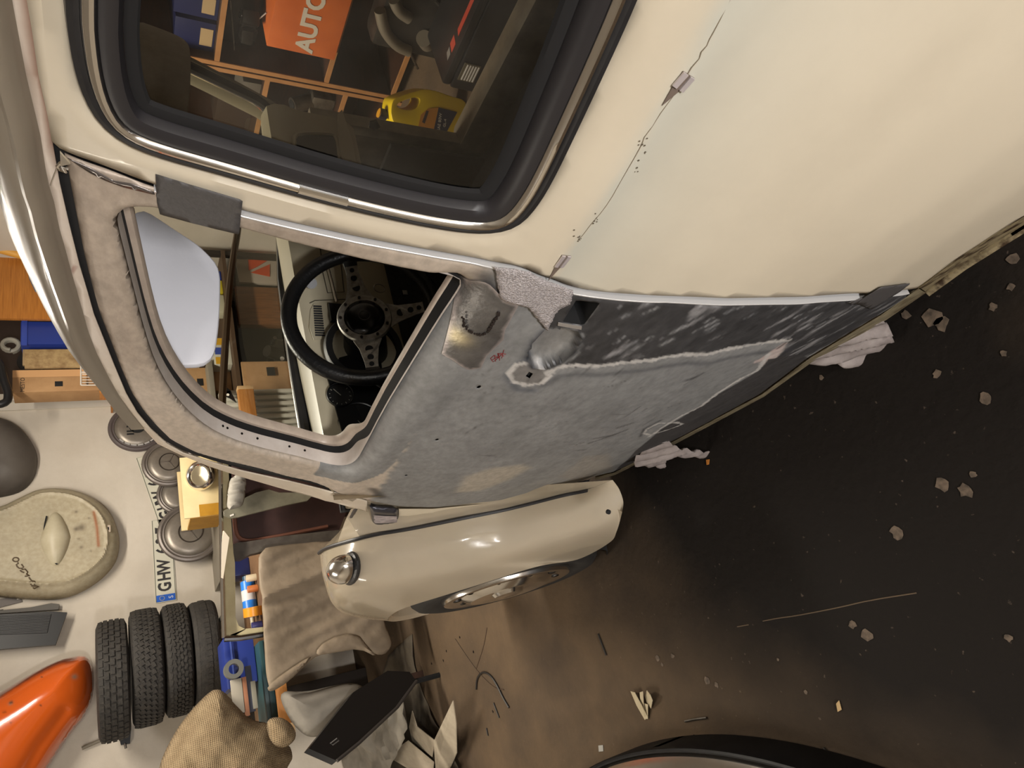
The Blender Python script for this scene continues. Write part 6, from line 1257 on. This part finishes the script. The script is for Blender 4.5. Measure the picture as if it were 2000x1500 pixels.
me = tomesh('body', np.array([F0+sx_*p[0]+np.array([0, 0, max(p[1], .001)])+nv*.0 for p in V2]), Fc); o = wpart('canister_body', me, yel, can); m_ = o.modifiers.new('thick', 'SOLIDIFY'); m_.thickness = .11; m_.offset = 0; bv = o.modifiers.new('bevel', 'BEVEL'); bv.width = .014; bv.segments = 3; bv.limit_method = 'ANGLE'; bv.angle_limit = math.radians(50)
wpart('cap', cyl(bmesh.new(), cp(754, 225), cp(741, 221), .022, n=24), M('cap_black', (30, 32, 40), .4), can); wpart('cap_disc', cyl(bmesh.new(), cp(741, 221), cp(739, 220), .019, n=24), M('cap_yellow', (224, 160, 40), .4), can)
wpart('label_orange', slab([cp(x, y, .057) for x, y in [(806, 248), (812, 222), (826, 210), (846, 208), (836, 262), (806, 258)]], Vector(nv)*.001), M('label_orange', (206, 142, 52), .5), can); wpart('label_grey', slab([cp(x, y, .0582) for x, y in [(814, 236), (822, 214), (827, 215), (819, 239)]], Vector(nv)*.0008), M('label_dk', (70, 60, 60), .5), can)
wpart('label_blue', slab([cp(x, y, .0575) for x, y in [(846, 208), (882, 217), (858, 262), (834, 264)]], Vector(nv)*.001), M('label_blue', (34, 38, 66), .45), can)
up_l = (cp(836, 240)-cp(850, 240)).normalized(); rl = Vector((-sx_[0], -sx_[1], 0)) if Vector(_rt).dot(Vector(sx_)) < 0 else Vector(sx_)
Mt = Matrix((rl, Vector((0, 0, 1)), Vector(nv))).transposed().to_4x4(); inv = Matrix.Translation(Vector(F0)).inverted()
lw = M('label_white', (206, 204, 196), .5)
text3d('SAE 80W', .018, lw, 'label_lettering', can, inv @ Matrix.Translation(cp(848, 236, .059)) @ Mt); text3d('GL-4', .016, lw, 'label_lettering', can, inv @ Matrix.Translation(cp(858, 238, .059)) @ Mt)
q0, q1 = Vector(on(936, 187, 2, 0)), Vector(on(982, 96, 2, 0)); dx_ = (q1-q0).normalized(); bk_ = Vector((-dx_.y, dx_.x, 0)); bk_ = bk_ if bk_.y < 0 else -bk_
hgt = .165; L_ = .46; tc_case = thing('tool_case', 'black tool case with red logo on the floor beside the canister', 'tool case', q0)
rot = Matrix((dx_, -bk_, Vector((0, 0, 1)))).transposed(); ctr = q0+dx_*L_/2+bk_*.16
wpart('case_body', obox(ctr+Vector((0, 0, hgt*.40)), (L_, .30, hgt*.78), rot, bev=.012), M('case_black', (20, 20, 22), .35), tc_case); wpart('case_lid', obox(ctr+Vector((0, 0, hgt*.90)), (L_*.98, .29, hgt*.22), rot, bev=.014), M('case_black', (20, 20, 22), .35), tc_case)
fz = lambda u, z, h=.0: q0+dx_*u+bk_*(.008-h)+Vector((0, 0, z))
wpart('latch', slab([fz(.05, .05, .002), fz(.13, .05, .002), fz(.13, .12, .002), fz(.05, .12, .002)], -bk_*.004), M('latch_metal', (110, 104, 86), .4, .6), tc_case)
for k in range(5): wpart('latch_rib', slab([fz(.055, .055+.012*k, .006), fz(.125, .055+.012*k, .006), fz(.125, .060+.012*k, .006), fz(.055, .060+.012*k, .006)], -bk_*.003), bright, tc_case)
for a_, b_ in ((.0, .09), (.11, .13), (.15, .17), (.19, .21), (.24, .34)): wpart('white_print', slab([fz(a_+.02, .010, .001), fz(b_+.02, .010, .001), fz(b_+.02, .017, .001), fz(a_+.02, .017, .001)], -bk_*.001), lw, tc_case)
tz = hgt*1.012
for (u0, u1, v0, v1) in ((.20, .36, .05, .075), (.13, .17, .045, .085), (.09, .12, .05, .08)): wpart('red_logo', slab([q0+dx_*u0+bk_*v0+Vector((0, 0, tz)), q0+dx_*u1+bk_*v0+Vector((0, 0, tz)), q0+dx_*(u1+.01)+bk_*v1+Vector((0, 0, tz)), q0+dx_*(u0+.01)+bk_*v1+Vector((0, 0, tz))], (0, 0, .0015)), M('logo_red', (176, 64, 44), .5) if u0 != .09 else M('logo_grey', (120, 116, 112), .5), tc_case)
mf = thing('exhaust_manifold', 'black engine manifold with curved pipes behind the tool case', 'manifold', (1.95, -1.5, 0)); dmm = M('manifold_iron', (62, 58, 52), .5, .5, noise=16, col2=(40, 38, 35)); pal = M('manifold_pale', (120, 112, 98), .5, .3)
for px in ([(742, 20), (750, 60), (775, 90), (800, 100)], [(770, 0), (778, 22), (800, 36)]): wpart('pipe', tube(bmesh.new(), [Vector(on(x, y, 1, -1.52)) for x, y in smoothc(px, 2)], .024, 12), pal, mf)
wpart('block', obox((1.98, -1.60, .17), (.34, .14, .34), bev=.03), dmm, mf); wpart('throttle', cyl(bmesh.new(), on(835, 85, 1, -1.53), on(828, 75, 1, -1.50), .035, n=20), pal, mf); wpart('rod', tube(bmesh.new(), [Vector(on(x, y, 1, -1.52)) for x, y in [(800, 100), (808, 118), (816, 134)]], .006, 8), steel, mf); wpart('arm', tube(bmesh.new(), [Vector(on(x, y, 1, -1.52)) for x, y in [(850, 0), (862, 14), (868, 40), (880, 60)]], .009, 8), dmm, mf)
crumple('plastic_scrap', 'pale plastic scrap on the floor beyond the passenger side', [(985, 100), (1006, 84), (1018, 110), (1022, 150), (1000, 170), (985, 150)], 0, pl_, .01, 331, cat='scrap')
# ================================================================== floor debris, masking scraps, bumper, ceiling lamps
scr_ = M('silver_masking_paper', (160, 150, 146), .55, .15, noise=16, col2=(128, 118, 114), bump=(24, .3))
def ysheet(name, label, px, Y, seed, amp):
    pts = resample(np.array([on(x, y, 1, Y) for x, y in px]), 70, True); xz = pts[:, [0, 2]]; mn, mxx = xz.min(0), xz.max(0); st_ = .006
    gx, gy = np.meshgrid(np.arange(mn[0], mxx[0], st_), np.arange(mn[1], mxx[1], st_)); G = np.stack([gx.ravel(), gy.ravel()], 1); G = G[inpoly(G, xz)&(dseg(G, xz) > st_*.4)]; n = len(xz)
    r = delaunay_2d_cdt([Vector(p) for p in np.vstack([xz, G])], [(i, (i+1) % n) for i in range(n)], [], 0, 1e-7); V2 = np.array([tuple(v) for v in r[0]]); F = np.array(r[2]); F = F[inpoly(V2[F].mean(1), xz)]
    q_ = V2@np.array([[1.2, .5], [-.5, .3]]); h = Y+amp*(fbm(q_, 30, seed)-.5)+amp*.5*np.sin(q_[:, 0]*95+6*fbm(V2, 8, seed+3))
    a, b2, c2 = V2[F[:, 0]], V2[F[:, 1]], V2[F[:, 2]]; cr2 = (b2[:, 0]-a[:, 0])*(c2[:, 1]-a[:, 1])-(b2[:, 1]-a[:, 1])*(c2[:, 0]-a[:, 0]); F[cr2 > 0] = F[cr2 > 0][:, ::-1]
    o = mk(name, tomesh(name, np.stack([V2[:, 0], h, V2[:, 1]], 1), F), scr_, None); solid(o, .001); return tag(o, label, 'paper')
ysheet('masking_scrap', 'wide grey masking paper scrap hanging below the car sill', [(1575, 700), (1600, 680), (1660, 640), (1712, 610), (1738, 640), (1745, 668), (1744, 678), (1734, 692), (1712, 699), (1690, 718), (1652, 716), (1612, 710), (1578, 712)], .640, 401, .012)
ysheet('masking_scrap', 'pointed grey masking paper strip hanging below the door front corner', [(1238, 898), (1262, 876), (1300, 862), (1330, 877), (1380, 884), (1440, 891), (1400, 894), (1330, 893), (1302, 896), (1300, 916), (1262, 910), (1240, 912)], .645, 403, .010)
def blob(px, py, r, n=9, seed=0):
    rs = np.random.default_rng(seed); c = floorp(px, py, 0); return [Vector((c.x+r*math.cos(t)*rs.uniform(.55, 1.15), c.y+r*math.sin(t)*rs.uniform(.55, 1.15), .0006)) for t in np.linspace(0, 2*math.pi, n, endpoint=False)]
flk = M('paint_flake', (112, 96, 80), .8, noise=60, col2=(64, 54, 44)); 
for i, (x, y, r) in enumerate([(1925, 778, .012), (1842, 945, .014), (1886, 958, .015), (1901, 927, .007), (1751, 1040, .014), (1694, 1241, .014), (1285, 1286, .010), (1314, 1281, .009), (1294, 1298, .006), (1382, 1330, .012), (1400, 1338, .008), (1666, 1220, .010), (1574, 1352, .006), (1520, 1288, .004), (1970, 1245, .008), (1605, 737, .006), (1976, 506, .012), (1975, 560, .008), (1820, 622, .02), (1840, 632, .016), (1770, 615, .012), (1940, 600, .008), (1830, 730, .010), (1960, 690, .007)]):
    tag(mk('paint_flake', slab(blob(x, y, r, 10, 500+i), (0, 0, .0012)), flk, None, False), 'small pale paint flake stuck to the dark oily floor', 'flake', 'paint flakes on the floor')
# floor seam with filler
for i, l in enumerate([[(1490, 1213), (1520, 1207), (1552, 1203), (1600, 1194), (1640, 1186), (1700, 1172), (1790, 1158)], [(1440, 1224), (1462, 1220)]]):
    bm = tube(bmesh.new(), [floorp(x, y, .0002) for x, y in smoothc(l, 1)], .0014, 6); tag(mk('floor_filler', bm, M('filler_tan', (96, 80, 62), .9), None), ['thin tan line of filler in the floor joint', 'short tan stub of filler in the floor joint'][i], 'filler')
# black wire, cable tie, twigs
wire = M('wire_black', (30, 26, 22), .5)
def fl_tube(name, label, cat, px, r, mat=wire): return tag(mk(name, tube(bmesh.new(), [floorp(x, y, r) for x, y in smoothc(px, 2)], r, 6), mat, None), label, cat)
fl_tube('cable_tie', 'black curved cable tie lying on the lit floor', 'cable tie', [(930, 1346), (931, 1325), (942, 1311), (958, 1318), (972, 1340), (982, 1362), (994, 1382)], .0042)
fl_tube('thin_wire', 'thin long brown wire crossing under the cable tie', 'wire', [(889, 1248), (910, 1280), (930, 1308), (950, 1330), (968, 1345), (984, 1347)], .0018, M('wire_brown', (70, 52, 36), .6)); fl_tube('thin_wire', 'short thin brown wire ending at the long one', 'wire', [(951, 1226), (945, 1262), (930, 1306)], .0015, M('wire_brown', (70, 52, 36), .6))
for i, l in enumerate([[(964, 1373), (975, 1402)], [(950, 1422), (953, 1437)], [(1168, 1238), (1184, 1280)], [(1248, 1472), (1256, 1458)], [(1288, 1446), (1293, 1460)], [(1354, 1436), (1368, 1454)], [(1608, 1460), (1622, 1480), (1628, 1500)]]):
    fl_tube('twig', 'short dark sliver of rubber on the floor', 'sliver', l, .0032)['group'] = 'dark slivers on the floor'
fl_tube('small_screw', 'dark threaded screw lying on the brown floor', 'screw', [(1338, 1409), (1356, 1405), (1380, 1402)], .0032, steel)
for i, (x, y) in enumerate([(872, 1271), (925, 1273), (843, 1296), (866, 1290), (898, 1245), (963, 1390)]): tag(mk('oil_drop', slab(blob(x, y, .006, 8, 600+i), (0, 0, .0008)), M('oil_black', (24, 18, 16), .3), None, False), 'tiny black oil drop on the lit floor', 'drop', 'oil drops on the floor')
tag(mk('paper_bit', slab([floorp(x, y, .001) for x, y in [(1169, 1456), (1178, 1455), (1179, 1467), (1170, 1468)]], (0, 0, .001)), M('bit_grey', (160, 158, 152), .5), None, False), 'small square grey paper bit on the floor', 'paper')
tag(mk('dry_leaf', slab([floorp(x, y, .002) for x, y in [(1634, 1374), (1639, 1368), (1644, 1386), (1637, 1390)]], (0, 0, .002)), M('leaf_tan', (186, 156, 110), .7), None, False), 'single tan dry leaf on the brown floor', 'leaf')
tag(mk('dry_leaf', slab([floorp(x, y, .002) for x, y in [(1380, 898), (1386, 897), (1385, 907), (1381, 908)]], (0, 0, .002)), M('leaf_orange', (176, 110, 40), .7), None, False), 'tiny orange leaf by the pointed masking strip', 'leaf')
ct_ = thing('crumpled_tape', 'crumpled strips of pale masking tape on the floor', 'tape', floorp(1258, 1375)); tm = M('tape_pale', (190, 176, 146), .7)
for px, zs in [([(1232, 1350), (1240, 1352), (1254, 1378), (1266, 1400), (1260, 1406), (1244, 1378)], (.01, .02, .02, .005, .002, .006)), ([(1250, 1352), (1256, 1350), (1258, 1384), (1252, 1380)], (.02, .03, .01, .004)), ([(1264, 1348), (1270, 1356), (1275, 1368), (1272, 1384), (1264, 1372), (1260, 1358)], (.02, .03, .02, .004, .006, .01)), ([(1256, 1372), (1266, 1376), (1266, 1404), (1260, 1404)], (.01, .012, .004, .003))]:
    wpart('tape_strip', slab([floorp(x, y, z) for (x, y), z in zip(px, zs)], (0, 0, .0015)), tm, ct_, False)
# chrome bumper with black rubber strip lying at the lower edge of the view
bz = .12; bc = np.array([2.035, 3.107]); br = 1.807
bump = thing('chrome_bumper', 'curved chrome car bumper with a black rubber strip lying on the floor', 'bumper', (bc[0], bc[1]-br, 0))
secs = [(.0, bz), (-.012, bz-.004), (-.020, bz-.03), (-.022, .06), (-.016, .02), (.004, .002)]
def arc(dr, z): return [(bc[0]+(br+dr)*math.sin(t), bc[1]-(br+dr)*math.cos(t), z) for t in np.linspace(-.42, .42, 50)]
wpart('rubber_strip', sheet([arc(a_, z_) for a_, z_ in [(-.013, bz-.006), (-.011, bz+.002), (-.007, bz+.003), (-.002, bz), (.002, bz-.012), (.002, .01)]], .002), rubber, bump)
wpart('chrome_blade', sheet([arc(a_, z_) for a_, z_ in [(-.0125, bz-.008), (-.020, bz+.004), (-.045, bz+.012), (-.075, bz+.010), (-.11, bz-.01), (-.115, .03), (-.112, .002)]], .002), chrome, bump)
# ---- ceiling tube lamps
for i, (x, y, sx, sy, p, c) in enumerate(LAMPS):
    l = thing('ceiling_lamp', ['white tube lamp on the ceiling above the car nose', 'white tube lamp on the ceiling above the tyres', 'white tube lamp on the ceiling above the car tail'][i], 'lamp', (x, y, CEIL))
    wpart('lamp_housing', obox((x, y, CEIL-.05), (sx+.06, sy+.06, .10), bev=.008), white, l)
    ax_ = Vector((1, 0, 0)) if sx > sy else Vector((0, 1, 0)); L = max(sx, sy)
    for s in (-.035, .035):
        off = Vector((0, s, 0)) if sx > sy else Vector((s, 0, 0)); cc_ = Vector((x, y, CEIL-.112))+off; wpart('tube', cyl(bmesh.new(), cc_-ax_*L*.48, cc_+ax_*L*.48, .012, n=12), emis('tube_glow', (255, 240, 214), 6) if 'tube_glow' not in MATS else MATS['tube_glow'], l)

wk = thing('work_light', 'black LED work light on a tripod standing behind the car side', 'work light', (WORK[0], WORK[1], 0)); d_ = (Vector(WAIM)-Vector(WORK)).normalized(); rq = d_.to_track_quat('-Z', 'Y').to_matrix()
wpart('lamp_head', obox(Vector(WORK)-d_*.02, (.46, .34, .05), rq, bev=.01), blackp, wk); wpart('led_panel', obox(Vector(WORK)+d_*.008, (.42, .30, .006), rq), emis('led_glow', (255, 252, 246), 8), wk)
wpart('pole', cyl(bmesh.new(), Vector(WORK)-d_*.05+Vector((0, 0, -.05)), (WORK[0]-.04, WORK[1]+.03, .35), .014, n=12), blackp, wk)
for k in range(3):
    t = 2*math.pi*k/3; wpart('leg', cyl(bmesh.new(), (WORK[0]-.04, WORK[1]+.03, .40), (WORK[0]-.04+.34*math.cos(t), WORK[1]+.03+.34*math.sin(t), .008), .011, n=10), blackp, wk)
